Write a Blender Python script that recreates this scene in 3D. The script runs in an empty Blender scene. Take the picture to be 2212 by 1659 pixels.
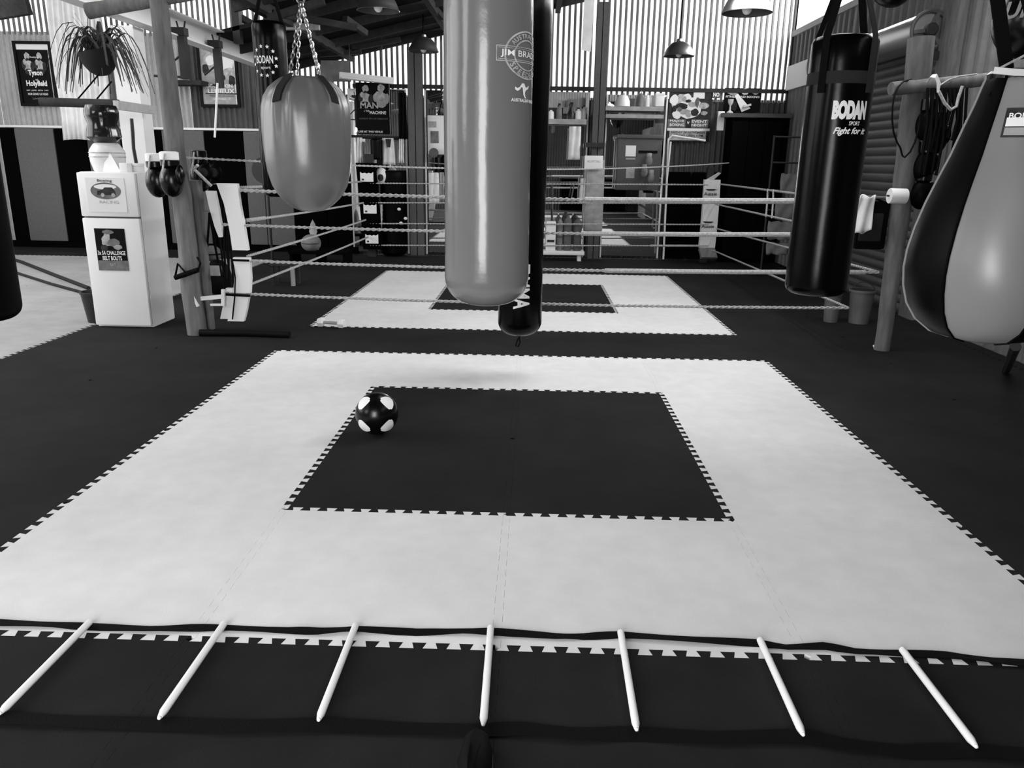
import bpy, bmesh, math, random
from mathutils import Vector, Matrix
random.seed(7)
S = bpy.context.scene
COL = S.collection
V = Vector
PI = math.pi

# ------------------------------------------------------------------ camera
CAM = V((0.0919, -2.1959, 1.5101))
FPX = 1683.61                                   # focal length in pixels of a 2212 wide frame
def cam_axes(pitch, yaw, roll):
    cp, sp, cy, sy, cr, sr = math.cos(pitch), math.sin(pitch), math.cos(yaw), math.sin(yaw), math.cos(roll), math.sin(roll)
    f = V((sy*cp, cy*cp, sp)); r = V((cy, -sy, 0)); u = r.cross(f)
    return cr*r + sr*u, -sr*r + cr*u, f
RT, UP, FW = cam_axes(-0.275588, -0.0239896, 0.0158633)
cd = bpy.data.cameras.new('camera'); cam = bpy.data.objects.new('camera', cd); COL.objects.link(cam)
cd.sensor_width = 36; cd.lens = FPX/2212*36; cd.clip_start = 0.02
M = Matrix((RT, UP, -FW)).transposed().to_4x4(); M.translation = CAM
cam.matrix_world = M
S.camera = cam

# ------------------------------------------------------------------ sky, daylight, added fill lights, exposure
w = bpy.data.worlds.new('world'); S.world = w; w.use_nodes = True
w.node_tree.nodes['Background'].inputs[0].default_value = (1, 1, 1, 1)
w.node_tree.nodes['Background'].inputs[1].default_value = 2.2
S.view_settings.view_transform = 'Standard'; S.view_settings.look = 'None'
S.view_settings.gamma = 1; S.view_settings.use_curve_mapping = False
S.view_settings.exposure = 0.12
def area(name, loc, aim, sx, sy, power):
    d = bpy.data.lights.new(name, 'AREA'); d.shape = 'RECTANGLE'; d.size = sx; d.size_y = sy; d.energy = power
    o = bpy.data.objects.new(name, d); COL.objects.link(o); o.location = loc
    o.rotation_euler = (V(aim)-V(loc)).to_track_quat('-Z', 'Y').to_euler()
    return o
area('daylight_clerestory', (4.62, 7.2, 4.2), (0.0, 7.0, 1.9), 8.0, 1.2, 430)
area('daylight_side_door', (-9.9, 2.0, 3.0), (-1.0, 3.0, 0.6), 6.0, 3.4, 110)
area('added_bay_fill', (-6.6, 3.2, 5.05), (-5.6, 3.2, 0.0), 4.5, 8.0, 430)  # added light under the closed bay roof, keeps side glare off the bags
area('added_overhead_fill', (0.35, 4.2, 3.80), (0.2, 4.2, 0.0), 1.7, 8.0, 185)  # added light below the roof lining, lifts the mats on the right
area('added_rear_fill', (-6.2, -3.2, 2.9), (-3.4, 6.0, 0.8), 3.6, 1.8, 135)  # added light before the closed rear wall, brightens the fridge front
area('daylight_rear_door', (-0.95, -3.7, 1.45), (-0.6, 6.0, 1.0), 1.6, 2.4, 170)

# ------------------------------------------------------------------ pixel -> point helpers (survey of the room)
def ray(px, py): return FW + RT*((px-1106)/FPX) - UP*((py-829.5)/FPX)
def at(px, py, y):
    d = ray(px, py); return CAM + d*((y-CAM.y)/d.y)
def atx(px, py, x):
    d = ray(px, py); return CAM + d*((x-CAM.x)/d.x)
def gr(px, py, z=0.0):
    d = ray(px, py); return CAM + d*((z-CAM.z)/d.z)

# ------------------------------------------------------------------ materials (all grey: the photograph is black and white)
MATS = {}
def mat(name, v, rough=0.6, metal=0.0, noise=None, bump=None, spec=0.5, coat=0.0, stretch=None):
    m = bpy.data.materials.new(name); m.use_nodes = True; MATS[name] = m
    nt = m.node_tree; b = nt.nodes['Principled BSDF']
    b.inputs['Base Color'].default_value = (v, v, v, 1)
    b.inputs['Roughness'].default_value = rough; b.inputs['Metallic'].default_value = metal
    b.inputs['Specular IOR Level'].default_value = spec
    b.inputs['Coat Weight'].default_value = coat
    geo = None
    def tex(scale, detail=4):
        nonlocal geo
        if geo is None:
            g = nt.nodes.new('ShaderNodeNewGeometry'); geo = g.outputs['Position']
            if stretch:
                mp = nt.nodes.new('ShaderNodeMapping'); mp.inputs['Scale'].default_value = stretch
                nt.links.new(geo, mp.inputs[0]); geo = mp.outputs[0]
        t = nt.nodes.new('ShaderNodeTexNoise'); t.inputs['Scale'].default_value = scale; t.inputs['Detail'].default_value = detail
        nt.links.new(geo, t.inputs['Vector']); return t
    if noise:
        src = None
        for sc, am in noise:
            t = tex(sc); r = nt.nodes.new('ShaderNodeMapRange')
            r.inputs[1].default_value = 0.3; r.inputs[2].default_value = 0.7
            r.inputs[3].default_value = 1-am; r.inputs[4].default_value = 1+am
            nt.links.new(t.outputs[0], r.inputs[0])
            if src is None: src = r.outputs[0]
            else:
                mu = nt.nodes.new('ShaderNodeMath'); mu.operation = 'MULTIPLY'
                nt.links.new(src, mu.inputs[0]); nt.links.new(r.outputs[0], mu.inputs[1]); src = mu.outputs[0]
        mu = nt.nodes.new('ShaderNodeMath'); mu.operation = 'MULTIPLY'; mu.inputs[1].default_value = v; mu.use_clamp = True
        nt.links.new(src, mu.inputs[0])
        c = nt.nodes.new('ShaderNodeCombineColor')
        for i in range(3): nt.links.new(mu.outputs[0], c.inputs[i])
        nt.links.new(c.outputs[0], b.inputs['Base Color'])
    if bump:
        t = tex(bump[0], 6); bp = nt.nodes.new('ShaderNodeBump'); bp.inputs['Strength'].default_value = bump[1]; bp.inputs['Distance'].default_value = 0.01
        nt.links.new(t.outputs[0], bp.inputs['Height']); nt.links.new(bp.outputs[0], b.inputs['Normal'])
    return m
mat('mat_light', 0.70, 0.85, noise=[(1.3, 0.06), (9, 0.04), (240, 0.05)], spec=0.15)
mat('mat_dark', 0.0125, 0.9, noise=[(1.6, 0.25), (7, 0.12), (300, 0.3)], spec=0.12)
mat('mat_grey', 0.33, 0.85, noise=[(1.0, 0.12), (6, 0.06), (240, 0.06)], spec=0.15)
mat('concrete', 0.35, 0.9, noise=[(2, 0.15), (30, 0.1)])
mat('white_steel', 0.78, 0.5, noise=[(1.2, 0.06), (14, 0.04)], spec=0.3)
mat('grey_steel', 0.42, 0.55, noise=[(1.6, 0.12), (16, 0.08)], spec=0.3)
mat('dull_steel', 0.08, 0.6, noise=[(1.6, 0.2), (16, 0.1)], spec=0.3)
mat('dark_steel', 0.022, 0.55, noise=[(3, 0.2)], spec=0.3)
mat('column_paint', 0.085, 0.55, noise=[(2, 0.12), (25, 0.08)], spec=0.3)
mat('white_paint', 0.80, 0.45, noise=[(1.5, 0.04)], spec=0.35)
mat('enamel', 0.84, 0.3, noise=[(2.2, 0.03)], spec=0.4)
mat('enamel_seam', 0.12, 0.6)
mat('roof_dark', 0.012, 0.9, noise=[(2, 0.3)], spec=0.1)
mat('timber_dark', 0.034, 0.85, noise=[(3, 0.35), (20, 0.2)], stretch=(1, 0.2, 1), spec=0.2)
mat('timber_grey', 0.13, 0.85, noise=[(3, 0.3), (25, 0.25)], stretch=(1, 1, 0.18), bump=(18, 0.4), spec=0.15)
mat('timber_log', 0.16, 0.85, noise=[(3, 0.35), (25, 0.25)], stretch=(1, 1, 0.18), bump=(18, 0.4), spec=0.2)
mat('timber_pale', 0.34, 0.8, noise=[(3, 0.2), (22, 0.2)], stretch=(1, 1, 0.18), bump=(18, 0.3), spec=0.2)
mat('vinyl_grey', 0.15, 0.16, noise=[(2, 0.04)], bump=(6, 0.28), spec=0.40)
mat('vinyl_pale', 0.21, 0.36, noise=[(2, 0.06)], bump=(4.0, 0.15), spec=0.55)
mat('vinyl_black', 0.0012, 0.22, bump=(5.0, 0.22), spec=0.13)
mat('vinyl_panel', 0.0012, 0.42, bump=(5.0, 0.2), spec=0.10)
mat('vinyl_fold', 0.13, 0.30, noise=[(2, 0.05)], bump=(5.0, 0.35), spec=0.5)
mat('ribbed_wall', 0.15, 0.55, noise=[(1.6, 0.15), (16, 0.1)], spec=0.25)
mat('vinyl_matt', 0.001, 0.5, bump=(30, 0.1), spec=0.06)
mat('leather_black', 0.002, 0.25, bump=(14, 0.15), spec=0.3)
mat('pad_grey', 0.12, 0.8, noise=[(60, 0.12)], spec=0.15)
mat('pad_black', 0.0015, 0.9, spec=0.03)
mat('rubber_black', 0.002, 0.7, spec=0.12)
mat('strap_black', 0.0025, 0.85, bump=(120, 0.3), spec=0.1)
mat('strap_grey', 0.022, 0.85, bump=(120, 0.3), spec=0.15)
mat('rope_white', 0.43, 0.9, noise=[(60, 0.25)], bump=(90, 0.6), spec=0.1)
mat('cloth_white', 0.78, 0.9, noise=[(6, 0.1)], spec=0.1)
mat('cloth_grey', 0.20, 0.9, noise=[(8, 0.2)], spec=0.1)
mat('paper_white', 0.82, 0.8, spec=0.1)
mat('paper_grey', 0.36, 0.8, noise=[(10, 0.2)], spec=0.1)
mat('paper_mid', 0.16, 0.8, noise=[(14, 0.35)], spec=0.1)
mat('print_black', 0.003, 0.6, spec=0.1)
mat('print_dark', 0.03, 0.7, noise=[(16, 0.5)], spec=0.2)
mat('print_pale', 0.42, 0.7, noise=[(18, 0.4)], spec=0.2)
mat('print_white', 0.85, 0.6, spec=0.2)
mat('frame_black', 0.002, 0.5, spec=0.1)
mat('plastic_black', 0.006, 0.4)
mat('plastic_white', 0.82, 0.45)
mat('bucket_grey', 0.10, 0.5, noise=[(6, 0.15)])
mat('chain_steel', 0.55, 0.3, metal=1.0)
mat('lamp_metal', 0.55, 0.28, metal=0.95)
mat('lamp_inner', 0.06, 0.6)
mat('bulb', 0.85, 0.3)
mat('mirror', 0.86, 0.015, metal=1.0)
mat('mirror_edge', 0.75, 0.3)
mat('roller_steel', 0.06, 0.5, noise=[(2.0, 0.15), (40, 0.12)], spec=0.4)
mat('drum_steel', 0.5, 0.3, metal=0.9)
mat('leaf', 0.05, 0.6, noise=[(12, 0.4)], spec=0.3)
mat('coir', 0.006, 0.95)
mat('bottle_dark', 0.012, 0.12, spec=0.5)
mat('ceramic', 0.72, 0.25, spec=0.5)
mat('shoe_black', 0.003, 0.7, spec=0.1)
mat('shoe_trim', 0.03, 0.6)
gl = bpy.data.materials.new('window_glass'); gl.use_nodes = True; MATS['glass'] = gl
nt = gl.node_tree; nt.nodes.clear()
o_ = nt.nodes.new('ShaderNodeOutputMaterial'); mx = nt.nodes.new('ShaderNodeMixShader'); mx.inputs[0].default_value = 0.06
tr = nt.nodes.new('ShaderNodeBsdfTransparent'); gs = nt.nodes.new('ShaderNodeBsdfGlossy'); gs.inputs['Roughness'].default_value = 0.05
nt.links.new(tr.outputs[0], mx.inputs[1]); nt.links.new(gs.outputs[0], mx.inputs[2]); nt.links.new(mx.outputs[0], o_.inputs[0])

tl = bpy.data.materials.new('translucent_sheet'); tl.use_nodes = True; MATS['translucent'] = tl
nt = tl.node_tree; nt.nodes.clear()
o_ = nt.nodes.new('ShaderNodeOutputMaterial'); mx = nt.nodes.new('ShaderNodeMixShader'); mx.inputs[0].default_value = 0.25
tr = nt.nodes.new('ShaderNodeBsdfTranslucent'); tr.inputs[0].default_value = (.92, .92, .92, 1); gs = nt.nodes.new('ShaderNodeBsdfDiffuse'); gs.inputs[0].default_value = (.7, .7, .7, 1)
nt.links.new(tr.outputs[0], mx.inputs[1]); nt.links.new(gs.outputs[0], mx.inputs[2]); nt.links.new(mx.outputs[0], o_.inputs[0])
mat('flank_shade_grey', 0.16, 0.6, noise=[(2, 0.1)], spec=0.2)  # grey for ribs that imitate the darker flanks of backlit corrugation

# ------------------------------------------------------------------ mesh helpers
def wloc(o):
    p = V((0, 0, 0))
    while o is not None: p += o.location; o = o.parent
    return p
class MB:
    """collects shapes in world coordinates, build() links them as ONE mesh object"""
    def __init__(s): s.v = []; s.f = []
    def add(s, vs, fs):
        n = len(s.v); s.v += [V(p) for p in vs]; s.f += [[i+n for i in f] for f in fs]; return s
    def box(s, lo, hi):
        x0, y0, z0 = lo; x1, y1, z1 = hi
        return s.add([(x0,y0,z0),(x1,y0,z0),(x1,y1,z0),(x0,y1,z0),(x0,y0,z1),(x1,y0,z1),(x1,y1,z1),(x0,y1,z1)],
                     [(0,3,2,1),(4,5,6,7),(0,1,5,4),(1,2,6,5),(2,3,7,6),(3,0,4,7)])
    def rbox(s, lo, hi, r=0.01):
        bm = bmesh.new(); bmesh.ops.create_cube(bm, size=1)
        lo, hi = V(lo), V(hi); d = hi-lo; c = (hi+lo)/2
        for v in bm.verts: v.co = V((v.co.x*d.x, v.co.y*d.y, v.co.z*d.z))+c
        bmesh.ops.bevel(bm, geom=bm.edges[:], offset=r, segments=2, affect='EDGES', profile=0.6)
        bm.verts.index_update()
        s.add([v.co.copy() for v in bm.verts], [[v.index for v in f.verts] for f in bm.faces]); bm.free(); return s
    def bar(s, a, b, w_, h_, up=(0, 0, 1)):
        a, b = V(a), V(b); d = (b-a).normalized(); u = V(up)
        if abs(d.dot(u)) > 0.98: u = V((0, 1, 0))
        sd = d.cross(u).normalized(); u = sd.cross(d).normalized()
        vs = []
        for p in (a, b):
            for i, j in ((-1,-1),(1,-1),(1,1),(-1,1)): vs.append(p+sd*(i*w_/2)+u*(j*h_/2))
        return s.add(vs, [(0,3,2,1),(4,5,6,7),(0,1,5,4),(1,2,6,5),(2,3,7,6),(3,0,4,7)])
    def tube(s, pts, r, seg=8, caps=True, closed=False):
        pts = [V(p) for p in pts]; n = len(pts); rs = r if isinstance(r, (list, tuple)) else [r]*n
        vs = []; fs = []; prev = None
        for i, p in enumerate(pts):
            if closed: t = pts[(i+1) % n]-pts[i-1]
            else: t = pts[min(i+1, n-1)]-pts[max(i-1, 0)]
            t.normalize()
            if prev is None:
                a = V((0, 0, 1)) if abs(t.z) < 0.9 else V((1, 0, 0)); nrm = t.cross(a).normalized()
            else: nrm = (prev-t*prev.dot(t)).normalized()
            prev = nrm; bi = t.cross(nrm)
            for k in range(seg):
                an = 2*PI*k/seg; vs.append(p+(nrm*math.cos(an)+bi*math.sin(an))*rs[i])
        m = n if closed else n-1
        for i in range(m):
            for k in range(seg):
                a = i*seg+k; b = i*seg+(k+1) % seg; c = ((i+1) % n)*seg+(k+1) % seg; d = ((i+1) % n)*seg+k
                fs.append((a, b, c, d))
        if caps and not closed: fs.append(tuple(range(seg-1, -1, -1))); fs.append(tuple(range((n-1)*seg, n*seg)))
        return s.add(vs, fs)
    def lathe(s, prof, base, seg=32, axis=None, ripple=None):
        """prof: (radius, height) from bottom to top; axis: top direction"""
        base = V(base); ax = V(axis or (0, 0, 1)).normalized()
        a = V((1, 0, 0)) if abs(ax.x) < 0.9 else V((0, 1, 0)); e1 = (a-ax*a.dot(ax)).normalized(); e2 = ax.cross(e1)
        vs = []; fs = []
        for r, h in prof:
            for k in range(seg):
                an = 2*PI*k/seg; rr = r*(1+(ripple(an, h) if ripple else 0))
                vs.append(base+ax*h+(e1*math.cos(an)+e2*math.sin(an))*rr)
        for i in range(len(prof)-1):
            for k in range(seg): fs.append((i*seg+k, i*seg+(k+1) % seg, (i+1)*seg+(k+1) % seg, (i+1)*seg+k))
        if prof[0][0] > 1e-5: fs.append(tuple(range(seg-1, -1, -1)))
        if prof[-1][0] > 1e-5: fs.append(tuple(range((len(prof)-1)*seg, len(prof)*seg)))
        return s.add(vs, fs)
    def ell(s, c, rx, ry, rz, seg=16, rings=10):
        c = V(c); vs = []; fs = []
        for i in range(rings+1):
            th = PI*i/rings
            for k in range(seg):
                ph = 2*PI*k/seg
                vs.append(c+V((rx*math.sin(th)*math.cos(ph), ry*math.sin(th)*math.sin(ph), -rz*math.cos(th))))
        for i in range(rings):
            for k in range(seg): fs.append((i*seg+k, i*seg+(k+1) % seg, (i+1)*seg+(k+1) % seg, (i+1)*seg+k))
        return s.add(vs, fs)
    def strip(s, pts, wv, th, nv=None):
        """flat band along pts; wv = width vector, th = thickness"""
        pts = [V(p) for p in pts]; n = len(pts); vs = []; fs = []
        for i, p in enumerate(pts):
            wd = V(wv[i]) if isinstance(wv, list) else V(wv)
            t = (pts[min(i+1, n-1)]-pts[max(i-1, 0)]).normalized(); nr = t.cross(wd).normalized()*th/2
            vs += [p-wd/2-nr, p+wd/2-nr, p+wd/2+nr, p-wd/2+nr]
        for i in range(n-1):
            for k in range(4):
                a = i*4+k; b = i*4+(k+1) % 4; fs.append((a, b, b+4, a+4))
        fs.append((3, 2, 1, 0)); fs.append((n*4-4, n*4-3, n*4-2, n*4-1))
        return s.add(vs, fs)
    def ngon(s, poly, fn, th=0.0):
        """flat outline (2d) mapped by fn(x, y, depth) with thickness th"""
        n = len(poly)
        if th == 0: return s.add([fn(x, y, 0) for x, y in poly], [tuple(range(n))])
        vs = [fn(x, y, 0) for x, y in poly]+[fn(x, y, th) for x, y in poly]
        return s.add(vs, [tuple(range(n)), tuple(range(2*n-1, n-1, -1))]+[(i, (i+1) % n, n+(i+1) % n, n+i) for i in range(n)])
    def build(s, name, m, parent=None, loc=None, smooth=True, angle=40):
        off = wloc(parent) if parent is not None else V((0, 0, 0))
        if loc is not None: loc = V(loc)
        elif parent is None:
            xs = [p.x for p in s.v]; ys = [p.y for p in s.v]; zs = [p.z for p in s.v]
            loc = V(((min(xs)+max(xs))/2, (min(ys)+max(ys))/2, min(zs)))
        else: loc = off
        me = bpy.data.meshes.new(name); me.from_pydata([tuple(p-loc) for p in s.v], [], s.f)
        bm = bmesh.new(); bm.from_mesh(me)
        bmesh.ops.remove_doubles(bm, verts=bm.verts, dist=1e-5)
        bmesh.ops.recalc_face_normals(bm, faces=bm.faces); bm.to_mesh(me); bm.free()
        me.materials.append(MATS[m]); me.update()
        if smooth:
            me.polygons.foreach_set('use_smooth', [True]*len(me.polygons)); me.set_sharp_from_angle(angle=math.radians(angle))
        o = bpy.data.objects.new(name, me); COL.objects.link(o)
        if parent is not None: o.parent = parent
        o.location = loc-off
        return o
def tag(o, label=None, cat=None, group=None, kind=None):
    if label: o['label'] = label
    if cat: o['category'] = cat
    if group: o['group'] = group
    if kind: o['kind'] = kind
    return o
def thing(name, loc, label, cat, group=None):
    o = bpy.data.objects.new(name, None); o.empty_display_size = 0.1; COL.objects.link(o); o.location = loc
    return tag(o, label, cat, group)
def struct(name, loc=(0, 0, 0)):
    o = bpy.data.objects.new(name, None); o.empty_display_size = 0.1; COL.objects.link(o); o.location = loc; o['kind'] = 'structure'; return o
def inst(mesh, name, parent, loc, rz=0.0, m=None):
    o = bpy.data.objects.new(name, mesh); COL.objects.link(o); o.parent = parent; o.location = V(loc)-wloc(parent); o.rotation_euler = (0, 0, rz); return o
def copy_tree(o, delta=V((0, 0, 0)), parent=None):
    c = o.copy(); COL.objects.link(c)
    if parent is not None: c.parent = parent
    else: c.location = o.location+delta
    for ch in [x for x in ALL() if x.parent == o]: copy_tree(ch, parent=c)
    return c
def ALL(): return list(bpy.data.objects)
_tc = {}
def text_geo(body, bold=0.0, fine=False):
    k = (body, bold, fine)
    if k in _tc: return _tc[k]
    c = bpy.data.curves.new('t', 'FONT'); c.body = body; c.size = 1; c.align_x = 'CENTER'; c.offset = bold; c.resolution_u = 3
    o = bpy.data.objects.new('t', c); me = bpy.data.meshes.new_from_object(o)
    if fine:                                                      # short edges, so the letters can follow a round bag
        bm = bmesh.new(); bm.from_mesh(me); bmesh.ops.triangulate(bm, faces=bm.faces[:])
        for _ in range(4):
            le = [e for e in bm.edges if e.calc_length() > 0.12]
            if not le: break
            bmesh.ops.subdivide_edges(bm, edges=le, cuts=1); bmesh.ops.triangulate(bm, faces=bm.faces[:])
        bm.to_mesh(me); bm.free()
    vs = [(v.co.x, v.co.y) for v in me.vertices]; fs = [tuple(p.vertices) for p in me.polygons]
    bpy.data.objects.remove(o); bpy.data.curves.remove(c); bpy.data.meshes.remove(me)
    xs = [a for a, _ in vs]; ys = [b for _, b in vs]
    x0, x1, y0, y1 = min(xs), max(xs), min(ys), max(ys)
    _tc[k] = ([((x-(x0+x1)/2), y-(y0+y1)/2) for x, y in vs], fs, x1-x0, y1-y0); return _tc[k]
def text_to(mb, body, fn, cx, cy, h, w_=None, bold=0.0, italic=0.0, fine=False):
    """text centred at (cx, cy) of a 2d sheet; cap height h; total width w_ if given; fn(x, y) -> point"""
    vs, fs, tw, th = text_geo(body, bold, fine); sy = h/th; sx = (w_/tw) if w_ else sy
    mb.add([fn(cx+x*sx+italic*y*sy, cy+y*sy) for x, y in vs], fs); return mb

NTH = ['first', 'second', 'third', 'fourth', 'fifth', 'sixth', 'seventh', 'eighth', 'ninth']
# ------------------------------------------------------------------ floor and puzzle mats
YW = 11.3          # back wall
XR = 4.15          # right wall
floor = MB().box((-9.9, -3.4, -0.2), (XR+0.3, YW+0.3, -0.026)).build('floor', 'concrete', smooth=False); floor['kind'] = 'structure'
NT = 13; A = 0.0155; PP = 1.0/NT
side = [(0.03*PP, -A)]
for i in range(NT):
    b = i*PP
    if i: side.append((b-0.06*PP, -A))
    side += [(b+0.56*PP, -A), (b+0.44*PP, A)]
    if i < NT-1: side.append((b+1.06*PP, A))
side.append((1-0.03*PP, A))
outline = []
for k in range(4):
    for x, y in side:
        px_, py_ = x-0.5, y-0.5
        for _ in range(k): px_, py_ = -py_, px_
        outline.append((px_*0.9992, py_*0.9992))
def tile_mesh(m):
    n = len(outline)
    me = bpy.data.meshes.new('mat_tile')
    me.from_pydata([(x, y, 0) for x, y in outline]+[(x, y, -0.025) for x, y in outline], [],
                   [tuple(range(n))]+[(i, n+i, n+(i+1) % n, (i+1) % n) for i in range(n)])
    me.materials.append(MATS[m]); me.update(); return me
TL, TD, TG = tile_mesh('mat_light'), tile_mesh('mat_dark'), tile_mesh('mat_grey')
mats = thing('puzzle_mat', (0, 4, -0.025), 'black and white foam puzzle mats making two large white squares with black centres', 'mat')
for ix in range(-4, 5):
    for iy in range(-3, 12):
        x, y = ix+0.5, iy+0.5
        if x > XR or y > YW: continue
        light = False
        for y0 in (0, 5):
            if abs(x) < 2 and y0 < y < y0+4 and not (abs(x) < 1 and y0+1 < y < y0+3): light = True
        if ix == 4: continue
        inst(TL if light else TD, 'mat_tile', mats, (x, y, 0))
gmats = thing('grey_puzzle_mat', (-6.5, 4, -0.025), 'pale grey foam puzzle mats on the open floor beyond the white fridge', 'mat')
for ix in range(-9, -4):
    for iy in range(-3, 10):
        inst(TG, 'mat_tile', gmats, (ix+0.5, iy+0.5, 0))
MB().box((-9.0, 10.02, -0.025), (-4.02, 11.2, -0.002)).build('rubber_strip', 'mat_dark', smooth=False)
MB().box((4.001, -3.0, -0.025), (XR-.03, YW-.05, -.001)).build('edge_strip', 'mat_dark', mats, smooth=False)
tag(bpy.data.objects['rubber_strip'], 'dark rubber floor strip along the foot of the padded wall', 'mat')

# ------------------------------------------------------------------ corrugated cladding
PITCH = 0.089; AMP = 0.019
def corr(mb, org, u, nrm, width, z0, ztop, seg=8, pitch=None):
    """sinusoidal sheet: org at its bottom corner, u along the wall, nrm to the room; ztop(x) gives its top"""
    P = pitch or PITCH; org, u, nrm = V(org), V(u), V(nrm); n = max(2, round(width/P*seg)); vs = []; fs = []
    for i in range(n+1):
        a = width*i/n; d = AMP*math.cos(2*PI*a/P) if not pitch else .022*math.tanh(3*math.cos(2*PI*a/P)+.6)
        p = org+u*a+nrm*d; zt = ztop(a) if callable(ztop) else ztop
        vs += [V((p.x, p.y, z0)), V((p.x, p.y, zt))]
    for i in range(n): fs.append((2*i, 2*i+2, 2*i+3, 2*i+1))
    return mb.add(vs, fs)
def roofz(x): return 3.88+0.228*x
SW = PITCH*9
def daylight_sheet(par, x, wd, z0, top, y=None):
    """translucent wall sheet: pale pans that let daylight through, grey ribs between them stand in for the shaded flanks of the corrugation"""
    y = YW if y is None else y; tf = top if callable(top) else (lambda a: top)
    MB().add([(x, y, z0), (x+wd, y, z0), (x+wd, y, tf(wd)), (x, y, tf(0))], [(0, 1, 2, 3)]).build('translucent_sheet', 'translucent', par, smooth=False)
    mb = MB(); n = round(wd/PITCH)
    for i in range(n):
        a = (i+.5)*PITCH; h = .021; zt = tf(a)
        prof_ = [(-.021, 0), (-.013, -.022), (.013, -.022), (.021, 0)]
        vs = [V((x+a+u, y+v-.001, z0)) for u, v in prof_]+[V((x+a+u, y+v-.001, zt)) for u, v in prof_]
        mb.add(vs, [(0, 1, 5, 4), (1, 2, 6, 5), (2, 3, 7, 6), (3, 0, 4, 7)])
    mb.build('flank_shade_rib', 'flank_shade_grey', par, smooth=False)['kind'] = 'stuff'
wb = struct('wall_back', (0, YW, 0))
x = -9.6; k = 0
while x < XR-0.02:
    wd = min(SW, XR-x)
    if x+wd/2 > -4.0:
        top = (lambda a, x=x: roofz(x+a)-0.02); m = 'white_steel'
        daylight_sheet(wb, x, wd, 2.52, top)
        corr(MB(), (x, YW+(0.003 if k % 2 else 0)+.012, 0), (1, 0, 0), (0, -1, 0), wd, -0.03, 2.56).build('corrugated_sheet', 'dull_steel', wb, angle=80)
        x += wd; k += 1; continue
    else:
        top = 3.45 if -8.7 < x+wd/2 else 3.62; m = 'grey_steel' if x+wd/2 < -5.9 else 'dull_steel'; daylight_sheet(wb, x, wd, top-.04, 5.15, YW+.02)  # darker steel nearest the gym holds that stretch's shade in its colour
    mb = corr(MB(), (x, YW+(0.003 if k % 2 else 0), 0), (1, 0, 0), (0, -1, 0), wd, -0.03, top)
    ob = mb.build('corrugated_sheet', m, wb, smooth=True, angle=80)
    x += wd; k += 1
# left bay upper cladding, paler where the photo shows it
wl = struct('wall_left', (-9.75, 5, 0))
for i, (a, b, c, d) in enumerate(((-3.4, 11.4, -0.03, 0.9), (-3.4, 0.0, 0.9, 5.15), (9.2, 11.4, 0.9, 5.15), (0.0, 9.2, 4.95, 5.15))):
    MB().box((-9.8, a, c), (-9.7, b, d)).build('wall_panel', 'grey_steel', wl, smooth=False)
# right wall: corrugated below the clerestory, with the roller door opening
wr = struct('wall_right', (XR, 5, 0))
DY0, DY1, DZ = 6.25, 8.75, 2.78
def rw(y0, y1, z0, z1, m='ribbed_wall'):
    y = y0
    while y < y1-0.02:
        wd = min(.19*4, y1-y)
        corr(MB(), (XR, y, 0), (0, 1, 0), (-1, 0, 0), wd, z0, z1, 14, .19).build('corrugated_sheet', m, wr, angle=80)
        y += wd
rw(-3.3, DY0, -0.03, 3.5); rw(DY0, DY1, 2.62, 3.5); rw(DY1, YW, -0.03, 3.5)
MB().box((XR-0.05, -3.3, 3.5), (XR+0.06, YW, 3.58)).build('sill_beam', 'grey_steel', wr, smooth=False)
MB().box((XR-0.01, -3.3, 4.66), (XR+0.06, YW, 5.0)).build('head_beam', 'dark_steel', wr, smooth=False)
win = struct('window_1', (XR, 5, 3.58))
for i in range(7):
    y = -3.2+i*2.41
    MB().box((XR-0.02, y-0.03, 3.58), (XR+0.04, y+0.03, 4.66)).build('mullion', 'grey_steel', win, smooth=False)
    if i < 6: MB().box((XR+0.005, y+0.03, 3.58), (XR+0.011, y+2.38, 4.66)).build('pane', 'glass', win, smooth=False)
# rear wall behind the photographer, with the open roller doorway the daylight comes through
wre = struct('wall_rear', (0, -3.4, 0))
x = 0.25
while x < XR:
    wd = min(SW, XR-x); corr(MB(), (x, -3.35, 0), (1, 0, 0), (0, 1, 0), wd, 3.3, 4.9).build('corrugated_sheet', 'white_steel', wre, angle=80); corr(MB(), (x, -3.34, 0), (1, 0, 0), (0, 1, 0), wd, -.03, 3.35).build('corrugated_sheet', 'dull_steel', wre, angle=80); x += wd
x = -9.7
while x < -2.6:
    wd = min(SW, -2.6-x); corr(MB(), (x, -3.35, 0), (1, 0, 0), (0, 1, 0), wd, -.03, 5.0).build('corrugated_sheet', 'dull_steel', wre, angle=80); x += wd
x = -2.6
while x < 0.24:
    wd = min(SW, 0.25-x); corr(MB(), (x, -3.35, 0), (1, 0, 0), (0, 1, 0), wd, 2.85, 4.2).build('corrugated_sheet', 'white_steel', wre, angle=80); x += wd
MB().box((-2.65, -3.42, 2.75), (0.3, -3.28, 2.9)).build('lintel', 'grey_steel', wre, smooth=False)
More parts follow.
